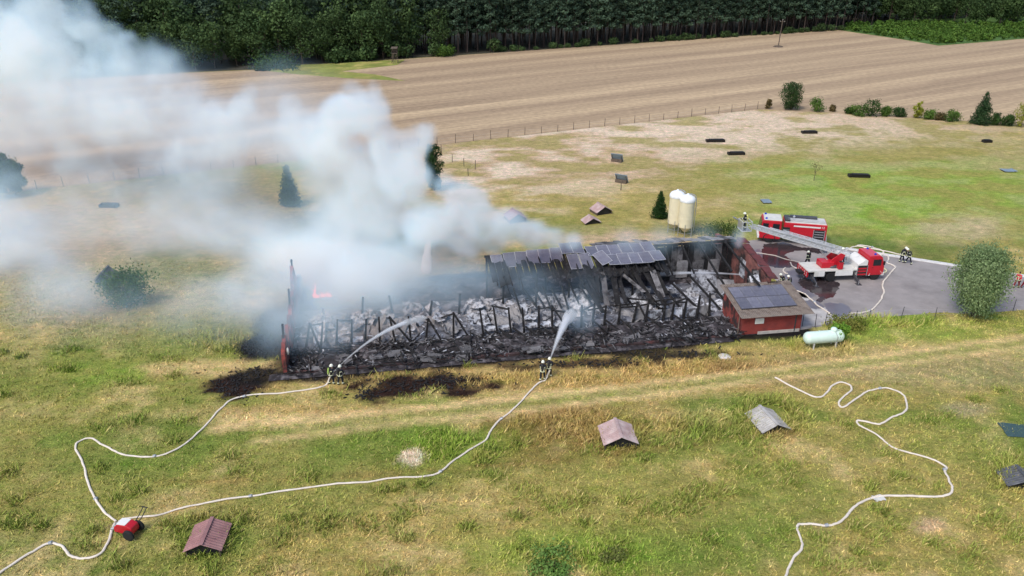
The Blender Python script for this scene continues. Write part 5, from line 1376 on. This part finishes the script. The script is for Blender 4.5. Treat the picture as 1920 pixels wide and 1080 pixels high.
# ================================================================ HOSES AND WATER
HOSES = []
def hose(label, pts, r=.075, mat='hose', end=None, start=None, couplings=()):
    P = ([start] if start else []) + [G(x, y, r * .8) for x, y in pts] + (end or [])
    P = smooth_path(P, 5)
    HOSES.append([p.copy() for p in P[::3]])
    rh = random.Random(len(P)); jx = jy = 0
    for i, p in enumerate(P):
        jx, jy = jx * .8 + rh.gauss(0, .02), jy * .8 + rh.gauss(0, .02)
        p += Vector((jx, jy, .015 * math.sin(i * .9)))
    if not couplings:
        couplings = [PROJ(*P[k]) for k in range(24, len(P) - 8, 46)]
    root = thing('fire_hose', label, 'hose', (P[0].x, P[0].y, 0), 0, 'hoses on the ground')
    MB().tube([p - root.location for p in P], [r * rh.uniform(.9, 1.1) for p in P], 8, flat=.72).build('hose_line', mat, root, smooth=60)
    for c in couplings:
        q = G(*c, r) - root.location
        MB().lathe([(r * 1.0, -.12), (r * 1.5, -.10), (r * 1.5, .10), (r * 1.0, .12)], 10, Matrix.Translation(q) @ Matrix.Rotation(R(70), 4, 'Y')).build('coupling', 'steel', root)
def hand(q, J, n): return (Matrix.Translation(q.location) @ Matrix.Rotation(q.rotation_euler.z, 4, 'Z')) @ J[n]
hL, hL2, hC, hC2 = hand(qL, JL, 'wril'), hand(qL, JL, 'wrir'), hand(qC, JC, 'wril'), hand(qC, JC, 'wrir')
dL, dC = (tgtL - pL).normalized(), (tgtC - pC2).normalized()
hose('pale hose looping from the cart to the pair at the barn corner', [(217, 978), (200, 962), (180, 935), (165, 905), (155, 870), (143, 842), (145, 830), (158, 823), (175, 822), (188, 832), (215, 846), (250, 855), (290, 855), (325, 845), (360, 822), (385, 797), (410, 770), (435, 750), (470, 740), (520, 737), (565, 732), (600, 726), (613, 720)], end=[hL2 + Vector((0, 0, -.05)) - dL * .1, hL + Vector((0, 0, -.05)) + dL * .1], couplings=[(458, 743), (180, 935), (290, 855)])
hose('pale hose running from the cart to the pair in the straw grass', [(222, 978), (240, 971), (290, 967), (340, 953), (400, 940), (470, 930), (540, 920), (620, 908), (690, 903), (750, 895), (800, 893), (825, 885), (850, 865), (880, 845), (910, 825), (920, 808), (940, 785), (965, 765), (985, 745), (1000, 728), (1013, 716), (1022, 711)], end=[hC2 + Vector((0, 0, -.05)) - dC * .1, hC + Vector((0, 0, -.05)) + dC * .1], couplings=[(826, 884), (470, 930), (940, 785)])
hose('pale supply hose winding from the frame corner to the cart', [(-80, 1125), (-30, 1094), (0, 1075), (40, 1048), (75, 1025), (100, 1018), (118, 1025), (135, 1042), (155, 1047), (185, 1040), (203, 1020), (210, 995), (218, 980)], .085)
hose('pale hose meandering through the meadow past the grey shelter', [(1455, 708), (1480, 722), (1510, 737), (1535, 745), (1548, 737), (1560, 722), (1577, 716), (1593, 722), (1597, 732), (1585, 742), (1573, 755), (1580, 763), (1600, 750), (1625, 735), (1650, 728), (1675, 730), (1695, 742), (1700, 765), (1690, 775), (1670, 782), (1655, 793), (1640, 794), (1615, 788), (1607, 790), (1615, 800), (1640, 812), (1660, 828), (1675, 840), (1700, 848), (1735, 857), (1760, 867), (1773, 876), (1770, 884), (1780, 900), (1786, 915), (1780, 926), (1755, 931), (1700, 930), (1655, 930), (1620, 938), (1598, 955), (1585, 970), (1570, 981), (1550, 985), (1510, 982), (1497, 985), (1495, 993), (1503, 1012), (1505, 1025), (1490, 1045), (1478, 1068), (1468, 1095), (1455, 1130)], .08, couplings=[(1771, 880), (1550, 985), (1650, 728)])
hose('pale hose curving down the open yard from the coiled end', [(1656, 486), (1652, 480), (1657, 476), (1664, 478), (1666, 485), (1663, 492), (1671, 496), (1678, 501), (1667, 514), (1655, 531), (1655, 540), (1658, 548), (1653, 560), (1646, 569), (1631, 583), (1612, 587), (1593, 588)], .085)
hose('pale hose crossing the concrete apron beside the annex', [(1480, 545), (1494, 545), (1508, 551), (1519, 560), (1529, 568), (1540, 577), (1549, 583), (1558, 590)], .085, end=None, start=hand(qR, JR, 'wril'))
hose('pale hose snaking from the engine rear over the yard', [(1549, 462), (1551, 468), (1558, 473), (1572, 475), (1585, 470), (1597, 464), (1610, 461), (1621, 464), (1631, 470), (1642, 477), (1652, 478), (1657, 473), (1650, 468), (1636, 464), (1618, 460), (1608, 460)], .085, start=G(1549, 440, 1.2))
hose('straight pale hose along the gutter to the two firefighters', [(1606, 461), (1640, 467), (1670, 473), (1690, 478), (1700, 481)], .085)
hose('pale yellow hose looping before the ladder truck cab', [(1636, 499), (1648, 500), (1658, 503), (1662, 507), (1656, 511), (1646, 513), (1634, 513)], .075, 'hosey')
hose('pale hose hanging off the ladder truck tail', [(1482, 492), (1485, 498), (1492, 503), (1500, 508), (1507, 519)], .07)
hose('short curled hose end on the wet yard', [(1473, 502), (1469, 507), (1471, 511), (1477, 513)], .07)
hose('thin pale hose across the puddle beside the engine', [(1418, 474), (1435, 476), (1455, 480), (1480, 488), (1500, 491)], .05)

def vol_mat(name, col, dens, aniso=.2):
    m = bpy.data.materials.new(name); m.use_nodes = True
    N, L = m.node_tree.nodes, m.node_tree.links; N.clear()
    o = N.new('ShaderNodeOutputMaterial'); v = N.new('ShaderNodeVolumePrincipled')
    v.inputs['Color'].default_value = (*col, 1); v.inputs['Density'].default_value = dens; v.inputs['Anisotropy'].default_value = aniso
    L.new(v.outputs[0], o.inputs['Volume'])
    return m
M['jet'] = vol_mat('water_spray', (.97, .98, 1), 8); M['mist'] = vol_mat('water_mist', (.97, .98, 1), 1.9)
def jet(label, a, b, arc, r0, r1, fade=.55):
    n = 22
    P = [a.lerp(b, i / n) + Vector((0, 0, arc * 4 * (i / n) * (1 - i / n))) for i in range(n + 1)]
    root = thing('water_jet', label, 'water jet', (a.x, a.y, 0)); root['kind'] = 'stuff'
    rr = [r0 + (r1 - r0) * (i / n) ** 1.25 for i in range(n + 1)]
    k = int(n * fade)
    MB().tube([p - root.location for p in P[:k + 1]], [r * .7 for r in rr[:k]] + [.03], 12).build('core_stream', 'jet', root)
    rq = random.Random(3)
    MB().tube([p - root.location + Vector((0, 0, rq.uniform(-.02, .02) * i / n)) for i, p in enumerate(P)], [r * rq.uniform(.85, 1.15) for r in rr[:-1]] + [rr[-1] * .3], 12).build('spray', 'mist', root)
jet('thin long water jet from the barn corner pair into the ruins', hL + dL * .2, BP(12.2, 4.5, 2.0), .9, .04, .34, .8)
jet('dense widening water jet sprayed by the middle pair', hC + dC * .2, BP(25.3, 4.2, 1.6), .5, .05, .6, .85)
jet('upright white jet spraying from behind the smoking barn', G(807, 457, 1.3), AT(799, 512, 70), 1.2, .10, .62, .8)
jet('flat water jet crossing the far end of the ruins', hand(qR, JR, 'wril') + Vector((-.3, .1, .1)), AT(1222, 515, 70.5), .4, .05, .22, .85)
# ---- charred scraps strewn over the scorched patches
cs_ = MB(); rc = random.Random(77)
for cx, cy, rx, ry, n_ in ((785, 722, 120, 18, 260), (850, 712, 60, 10, 80), (690, 742, 26, 10, 60), (432, 728, 44, 20, 160), (480, 700, 46, 12, 80), (480, 655, 40, 20, 90), (1120, 682, 120, 7, 120), (1250, 664, 130, 8, 120)):
    for _ in range(n_):
        g_1 = G(cx + rc.gauss(0, rx * .55), cy + rc.gauss(0, ry * .55)); a_ = rc.uniform(0, 6.28); l_ = rc.uniform(.06, .35)
        d_ = Vector((math.cos(a_), math.sin(a_), rc.uniform(-.2, .5))) * l_
        cs_.beam(g_1 + Vector((0, 0, .04)), g_1 + Vector((0, 0, .06)) + d_, rc.uniform(.03, .12), rc.uniform(.02, .07))
tag(cs_.build('burnt_debris', 'char'), 'charred scraps scattered over the scorched grass by the barn', 'debris', kind='stuff')
# ---- the flames at the smoking end
mfl = bpy.data.materials.new('fire'); N, L, P_ = nodes(mfl)
em = N.new('ShaderNodeEmission'); em.inputs['Strength'].default_value = 1.1; em.inputs['Color'].default_value = (1, .12, .05, 1)
L.new(em.outputs[0], N['Material Output'].inputs['Surface']); M['fire'] = mfl
fb = Minv @ G(606, 545, 1.6)
flm = thing('flames', 'orange red flames glowing through smoke at the barn end', 'fire', BP(fb.x, fb.y, .3), BA)
rq = random.Random(9)
for k in range(11):
    x, h_ = -.9 + k * .17 + rq.uniform(-.1, .1), rq.uniform(.25, .9) * (1.9 if k in (0, 1) else .8)
    MB().tube([(x, 0, 0.6), (x + rq.uniform(-.1, .1), 0, .6 + h_ * .35), (x + rq.uniform(-.2, .2), .05, .6 + h_ * .7), (x + rq.uniform(-.25, .25), 0, .6 + h_)], [.07, .09, .05, .01], 7).build('flame_tongue', 'fire', flm, smooth=80)
MB().box((0, 0, .3), (2.6, .3, .6)).build('burning_beam', 'char', flm)
# ================================================================ SMOKE (a real fog volume standing over the barn)
SP0, SE = Vector((2, 66, 0)), Vector((-.857, .514, 0)).normalized()
SN = Vector((-SE.y, SE.x, 0))
if SN.y < 0: SN = -SN
A0, A1, B0, B1, Z1 = -18.0, 120.0, -31.0, 15.0, 38.0
VX = .40
NX, NY, NZ = int((A1 - A0) / VX) + 1, int((B1 - B0) / VX) + 1, int(Z1 / VX) + 1
ga_, gb_, gz_ = np.linspace(A0, A1, NX, dtype=np.float32), np.linspace(B0, B1, NY, dtype=np.float32), np.linspace(0, Z1, NZ, dtype=np.float32)
def n3(cell, seed, st=1.0):
    r = np.random.default_rng(seed)
    def W(g, cell):
        t = (g - g[0]) / cell; n = int(t[-1]) + 2; i = t.astype(int); f = t - i; f = f * f * (3 - 2 * f)
        m = np.zeros((len(g), n + 1), np.float32); m[np.arange(len(g)), i] = 1 - f; m[np.arange(len(g)), i + 1] = f
        return m
    wa, wb, wz = W(ga_, cell * st), W(gb_, cell), W(gz_, cell)
    L_ = r.random((wz.shape[1], wb.shape[1], wa.shape[1])).astype(np.float32)
    o = np.tensordot(wz, L_, (1, 0)); o = np.tensordot(o, wb, (1, 1)); o = np.tensordot(o, wa, (1, 1))
    return o                                             # z, b, a
def fb3(cell, seed, oc=4, gain=.55, st=1.0):
    o, amp, tot = 0, 1.0, 0
    for i in range(oc):
        if cell < VX * 1.2: break
        o = o + amp * n3(cell, seed + i * 7, st); tot += amp; amp *= gain; cell *= .5
    return o / tot
def smoke_low(px, py, zl):
    w = G(px, py, zl); d = w - Vector((0, 0, CH))
    return (w - SP0).dot(SE), (w - SP0).dot(SN), FPX / (d.y * CT - d.z * ST)
def smoke_pt(px, py, b=0.0):
    d = ray(px, py); o = Vector((0, 0, CH))
    q = SP0 + SN * b
    t = (q - o).dot(SN) / d.dot(SN)
    w = o + d * t
    return (w - SP0).dot(SE), w.z, FPX / t
def field(puffs, seed, ext=1.0):
    D = np.zeros((NZ, NY, NX), np.float32)
    r = random.Random(seed)
    for px, py, rp, tau in puffs:
        b = r.uniform(-2.5, 2.5)
        a, z, s = smoke_pt(px, py, b)
        if z < 3.0:
            z = r.uniform(2.2, 3.6); a, b, s = smoke_low(px, py, z)
        rr = rp / s; rb2 = min(rr, 11) * ext
        ia = np.where(np.abs(ga_ - a) < rr)[0]; ib = np.where(np.abs(gb_ - b) < rb2)[0]; iz = np.where(np.abs(gz_ - z) < rr)[0]
        if not (len(ia) and len(ib) and len(iz)): continue
        q = ((gz_[iz] - z) / rr)[:, None, None] ** 2 + ((gb_[ib] - b) / rb2)[None, :, None] ** 2 + ((ga_[ia] - a) / rr)[None, None, :] ** 2
        D[iz[0]:iz[-1] + 1, ib[0]:ib[-1] + 1, ia[0]:ia[-1] + 1] += (tau / (1.07 * rb2)) * np.clip(1 - q, 0, 1) ** 2
    return D
DENSE = [(1075, 452, 22, .5), (1040, 448, 30, .9), (1000, 440, 40, 1.6), (955, 425, 45, 2.2), (905, 415, 52, 2.4), (870, 375, 46, 2.2), (900, 370, 26, 1.2), (850, 420, 60, 2), (800, 420, 66, 2), (835, 350, 30, 1.0), (740, 410, 80, 2.2), (765, 330, 75, 2.6), (785, 262, 44, 2.2), (800, 248, 26, 1.4), (735, 275, 60, 2.4), (700, 320, 90, 2.0),
         (690, 212, 56, 2.2), (665, 180, 38, 1.6), (700, 168, 24, 1.2), (640, 215, 56, 1.8), (600, 265, 84, 1.8), (560, 232, 54, 1.5), (545, 200, 34, .9), (500, 275, 90, 1.6), (450, 200, 44, .9), (440, 250, 80, 1.2), (470, 175, 26, .5), (400, 300, 110, 1.3), (330, 270, 110, 1.2), (270, 230, 110, 1.3), (210, 180, 110, 1.4), (140, 150, 120, 1.7), (70, 100, 110, 1.9), (20, 40, 120, 2.0), (-60, 60, 150, 2.0), (-20, 180, 150, 1.6),
         (245, 110, 85, 1.5), (300, 118, 55, 1.2), (190, 70, 85, 1.5), (140, 30, 75, 1.4), (90, 0, 80, 1.4), (330, 190, 80, 1.0), (390, 230, 80, 1.0), (120, 270, 110, 1.0), (40, 270, 100, .8), (230, 320, 100, .7), (340, 350, 110, .7), (450, 350, 110, .6), (590, 310, 80, 1.0), (640, 360, 110, 1.5), (660, 430, 100, 1.1), (590, 410, 80, .8), (930, 455, 40, 1.0), (880, 460, 46, .9)]
VEIL = [(620, 490, 110, 1.0), (520, 480, 120, .7), (430, 430, 140, .4), (320, 450, 150, .3), (180, 440, 150, .25), (60, 450, 150, .35), (-20, 400, 150, .3), (90, 540, 130, .28), (560, 560, 110, .6), (470, 580, 110, .45), (380, 590, 120, .28), (260, 560, 130, .16), (680, 530, 90, .9), (740, 500, 100, .9), (800, 500, 90, .8), (640, 560, 80, .45), (730, 555, 80, .4), (820, 550, 80, .35), (860, 480, 70, .7), (880, 540, 80, .45), (960, 520, 70, .35), (760, 560, 90, .35), (620, 600, 90, .3), (1010, 550, 70, .25), (1100, 540, 60, .2), (540, 620, 70, .2), (500, 640, 60, .12), (1090, 590, 50, .3), (1180, 450, 40, .25), (1240, 450, 40, .2), (1320, 447, 40, .15), (1390, 446, 24, .25), (30, 620, 120, .1)]
MID = [(150, 230, 240, .9), (30, 150, 220, .9), (350, 290, 230, 1.0), (560, 300, 200, .9), (680, 420, 190, 1.1), (470, 430, 190, .5), (110, 360, 200, .3), (280, 400, 190, .35), (600, 490, 150, .9), (760, 460, 130, .9), (860, 470, 100, .8), (560, 250, 160, .8), (-60, 260, 200, .7)]
D1 = field(DENSE, 1, 1.0)
D3 = field(MID, 3, 1.0)
D2 = field(VEIL, 2, 1.0)
nb = fb3(11, 5, 5, .6)
nb = np.clip((nb - nb.mean()) / nb.std() * .18 + .5, 0, 1)
bil = np.abs(fb3(6.5, 77, 4, .55) - .5); bil = 1 - np.clip(bil / bil.std() * .28, 0, 1)
na_ = fb3(9, 205, 5, .62, 2.0); na_ = (na_ - na_.mean()) / na_.std()
nf_ = fb3(3.2, 301, 3, .6); nf_ = (nf_ - nf_.mean()) / nf_.std()
q1 = D1 / .30
shape = np.clip((q1 * 1.5 + (nb - .5) * 2.3 + (bil - .6) * 1.3 - .26) * 1.9, 0, 1)
thin = np.clip((95 - ga_) / 85, .5, 1)[None, None, :]
dens = shape * np.clip(D1 * 1.5 + .02, 0, .45) * (D1 > .004) * thin * np.exp(.38 * nf_)
dens += (D2 * 1.5 + D3 * .6) * np.exp(.85 * na_ - .25)
dens *= np.clip(gz_ / 1.0, 0, 1)[:, None, None] * 1.25
ha, hz, hs = smoke_pt(540, 352, 0)                    # a thinner pocket in the plume by the pointed evergreen
hole = np.clip(1 - (((ga_ - ha) / 7.5) ** 2)[None, None, :] - (((gz_ - hz) / 6.5) ** 2)[:, None, None], 0, 1)
dens *= 1 - .8 * np.sqrt(hole)
dens[dens < .0015] = 0
sm_me = bpy.data.meshes.new('smoke'); sm_me.vertices.add(dens.size)
at_ = sm_me.attributes.new('dens', 'FLOAT', 'POINT'); at_.data.foreach_set('value', dens.astype(np.float32).ravel())
smoke = tag(link('smoke', sm_me), 'thick white smoke plume drifting from the barn over the pasture', 'smoke', kind='stuff')
smoke.location = SP0
smoke.rotation_euler = Matrix((SE, SN, Vector((0, 0, 1)))).transposed().to_euler() if SE.cross(SN).z > 0 else (0, 0, 0)
flip = SE.cross(SN).z < 0
if flip:                                                 # keep a right-handed frame: run b the other way
    smoke.rotation_euler = Matrix((SE, -SN, Vector((0, 0, 1)))).transposed().to_euler()
    at_.data.foreach_set('value', np.ascontiguousarray(dens[:, ::-1, :]).astype(np.float32).ravel())
    B0, B1 = -B1, -B0
def smoke_mat():
    m = bpy.data.materials.new('blue_white_smoke'); m.use_nodes = True
    N, L = m.node_tree.nodes, m.node_tree.links; N.clear()
    o, v, a = N.new('ShaderNodeOutputMaterial'), N.new('ShaderNodeVolumeScatter'), N.new('ShaderNodeAttribute')
    a.attribute_name = 'density'; v.inputs['Color'].default_value = (.56, .80, 1.0, 1)
    L.new(a.outputs['Fac'], v.inputs['Density']); L.new(v.outputs[0], o.inputs['Volume'])
    return m
ng = bpy.data.node_groups.new('smoke_grid', 'GeometryNodeTree')
ng.interface.new_socket('Geometry', in_out='INPUT', socket_type='NodeSocketGeometry'); ng.interface.new_socket('Geometry', in_out='OUTPUT', socket_type='NodeSocketGeometry')
N, L = ng.nodes, ng.links
gi, go, vc = N.new('NodeGroupInput'), N.new('NodeGroupOutput'), N.new('GeometryNodeVolumeCube')
vc.inputs['Min'].default_value = (A0, B0, 0); vc.inputs['Max'].default_value = (A1, B1, Z1)
for ax_, n_ in zip('XYZ', (NX, NY, NZ)): vc.inputs['Resolution ' + ax_].default_value = n_
cur = N.new('GeometryNodeInputPosition').outputs[0]
for op, val in (('SUBTRACT', (A0, B0, 0)), ('MULTIPLY', ((NX - 1) / (A1 - A0), (NY - 1) / (B1 - B0), (NZ - 1) / Z1)), ('ADD', (.5, .5, .5)), ('FLOOR', None), ('DOT_PRODUCT', (1, NX, NX * NY))):
    v = N.new('ShaderNodeVectorMath'); v.operation = op; L.new(cur, v.inputs[0])
    if val: v.inputs[1].default_value = val
    cur = v.outputs[1] if op == 'DOT_PRODUCT' else v.outputs[0]
si = N.new('GeometryNodeSampleIndex'); si.data_type = 'FLOAT'; si.domain = 'POINT'
na = N.new('GeometryNodeInputNamedAttribute'); na.data_type = 'FLOAT'; na.inputs[0].default_value = 'dens'
L.new(gi.outputs[0], si.inputs['Geometry']); L.new(na.outputs[0], si.inputs['Value']); L.new(cur, si.inputs['Index']); L.new(si.outputs[0], vc.inputs['Density'])
stm = N.new('GeometryNodeSetMaterial'); M['smoke'] = smoke_mat(); stm.inputs['Material'].default_value = M['smoke']
L.new(vc.outputs[0], stm.inputs[0]); L.new(stm.outputs[0], go.inputs[0])
smoke.modifiers.new('smoke_grid', 'NODES').node_group = ng

# ================================================================ GRASS
def in_poly(x, y, P):
    ins = np.zeros(x.shape, bool)
    for a, b in zip(P, P[1:] + P[:1]):
        c = ((a.y > y) != (b.y > y)) & (x < (b.x - a.x) * (y - a.y) / (b.y - a.y + 1e-12) + a.x)
        ins ^= c
    return ins
def grass():
    rng = np.random.default_rng(4)
    n = 120000
    y = 27 + 52 * rng.random(n) ** 1.15; x = (rng.random(n) * 2 - 1) * (y * .78 + 8)
    ring = [(382, 1006, 2.1), (1160, 812, 2.1), (1442, 788, 2.3), (1910, 892, 2.2), (1541, 652, 2.4), (1590, 608, 3), (1358, 676, 1.2), (1836, 598, 3.0), (775, 858, 1.6), (1152, 1052, 1.2)]
    ex = [G(a, b) + Vector((rng.normal() * r_ * .75, rng.normal() * r_ * .75, 0)) for a, b, r_ in ring for _ in range(900)]
    wc = [(G(rng.uniform(0, 1920), rng.uniform(640, 1080)), rng.uniform(.25, .8)) for _ in range(150)]
    ex += [c_ + Vector((rng.normal() * r_, rng.normal() * r_ * .7, 0)) for c_, r_ in wc for _ in range(60)]
    x[:len(ex)] = [p.x for p in ex]; y[:len(ex)] = [p.y for p in ex]
    weed = np.zeros(n, bool); weed[len(ex) - len(wc) * 60:len(ex)] = True
    px, py = PROJ(x, y)
    u = (x - BO.x) * math.cos(BA) + (y - BO.y) * math.sin(BA); v = -(x - BO.x) * math.sin(BA) + (y - BO.y) * math.cos(BA)
    ok = ~((u > -.6) & (u < 47) & (v > -.9) & (v < 18)) & ~in_poly(x, y, YARDW)
    hgt = .05 + .15 * fbm(x, y, 4, 3)
    def boost(X, Y, rx, ry, h):
        nonlocal hgt
        q = np.sqrt(((px - X) / rx) ** 2 + ((py - Y) / ry) ** 2)
        hgt = np.maximum(hgt, h * np.clip(1.25 - q, 0, 1) * (.5 + fbm(x, y, 1.5, 3)))
    for a in ((1000, 715, 560, 26, .34), (1330, 692, 260, 22, .4), (1050, 800, 190, 46, .42), (1160, 815, 70, 36, .65), (1440, 785, 90, 44, .75), (1330, 800, 160, 40, .45), (860, 838, 80, 36, .55), (385, 1008, 78, 50, .62), (1600, 745, 110, 24, .2), (1540, 650, 75, 20, .7), (1640, 606, 150, 12, .6), (1905, 885, 60, 40, .6), (420, 640, 120, 34, .4), (1040, 1040, 150, 34, .35)): boost(*a)
    for P, w, k, s in TRACKS[:2]: hgt = np.where(seg_dist(x, y, [G(*p) for p in P]) < w, hgt * .4, hgt)
    for hp in HOSES:                                    # grass pressed down along the hoses
        dd = seg_dist(x, y, hp); hgt = np.where(dd < .5, np.minimum(hgt, .07), hgt); pressed = dd < .5; weed &= ~pressed
    for cx, cy, r_ in ((382, 1002, 38), (1160, 806, 34), (1442, 782, 36), (1540, 640, 40)): ok &= np.hypot(px - cx, (py - cy) * 1.6) > r_
    c0 = ground_colour(x, y)
    hgt = np.where(c0.sum(1) < .16, np.minimum(hgt, .16), hgt)
    tallz = np.clip((hgt - .22) / .1, 0, 1)
    ok &= (rng.random(n) < .5 + .5 * tallz) | weed
    lush = weed & (c0.sum(1) > .22) & (seg_dist(x, y, [G(*p) for p in TRACKS[2][0]]) > 2.2)
    ok &= lush | ~weed
    hgt = np.where(lush, .16 + .22 * rng.random(n), hgt); c0[lush] = c0[lush] * .35 + PAL['green'] * .7
    x, y, hgt, c0 = x[ok], y[ok], hgt[ok], c0[ok]
    nb_ = 3
    x, y, hgt, c0 = np.repeat(x, nb_), np.repeat(y, nb_), np.repeat(hgt, nb_), np.repeat(c0, nb_, 0)
    n = len(x)
    x = x + rng.normal(size=n) * .10; y = y + rng.normal(size=n) * .10
    h = hgt * (.5 + rng.random(n)); a = rng.random(n) * 6.28; w = (.016 + .02 * rng.random(n)) * (1 + hgt)
    lx, ly = rng.normal(size=n) * h * .55 + h * .15, rng.normal(size=n) * h * .55
    dx, dy = np.cos(a) * w, np.sin(a) * w
    z = np.zeros(n)
    V = np.stack([np.stack([x - dx, y - dy, z], 1), np.stack([x + dx, y + dy, z], 1), np.stack([x + lx + dx * .3, y + ly + dy * .3, h], 1), np.stack([x + lx - dx * .3, y + ly - dy * .3, h], 1)], 1).reshape(-1, 3)
    C = c0 * (.75 + .65 * rng.random(n))[:, None]
    st_ = (rng.random(n) < .16) & (c0.sum(1) > .22)
    C[st_] = C[st_] * .45 + PAL['straw'] * .6
    C = np.clip(C * 1.25, 0, .85)
    tag(link('grass', nmesh('grass', V, np.arange(4 * n).reshape(-1, 4), 'blade', np.repeat(C, 4, 0))), 'dry and green grass blades covering the meadow', 'grass', kind='stuff')
grass()
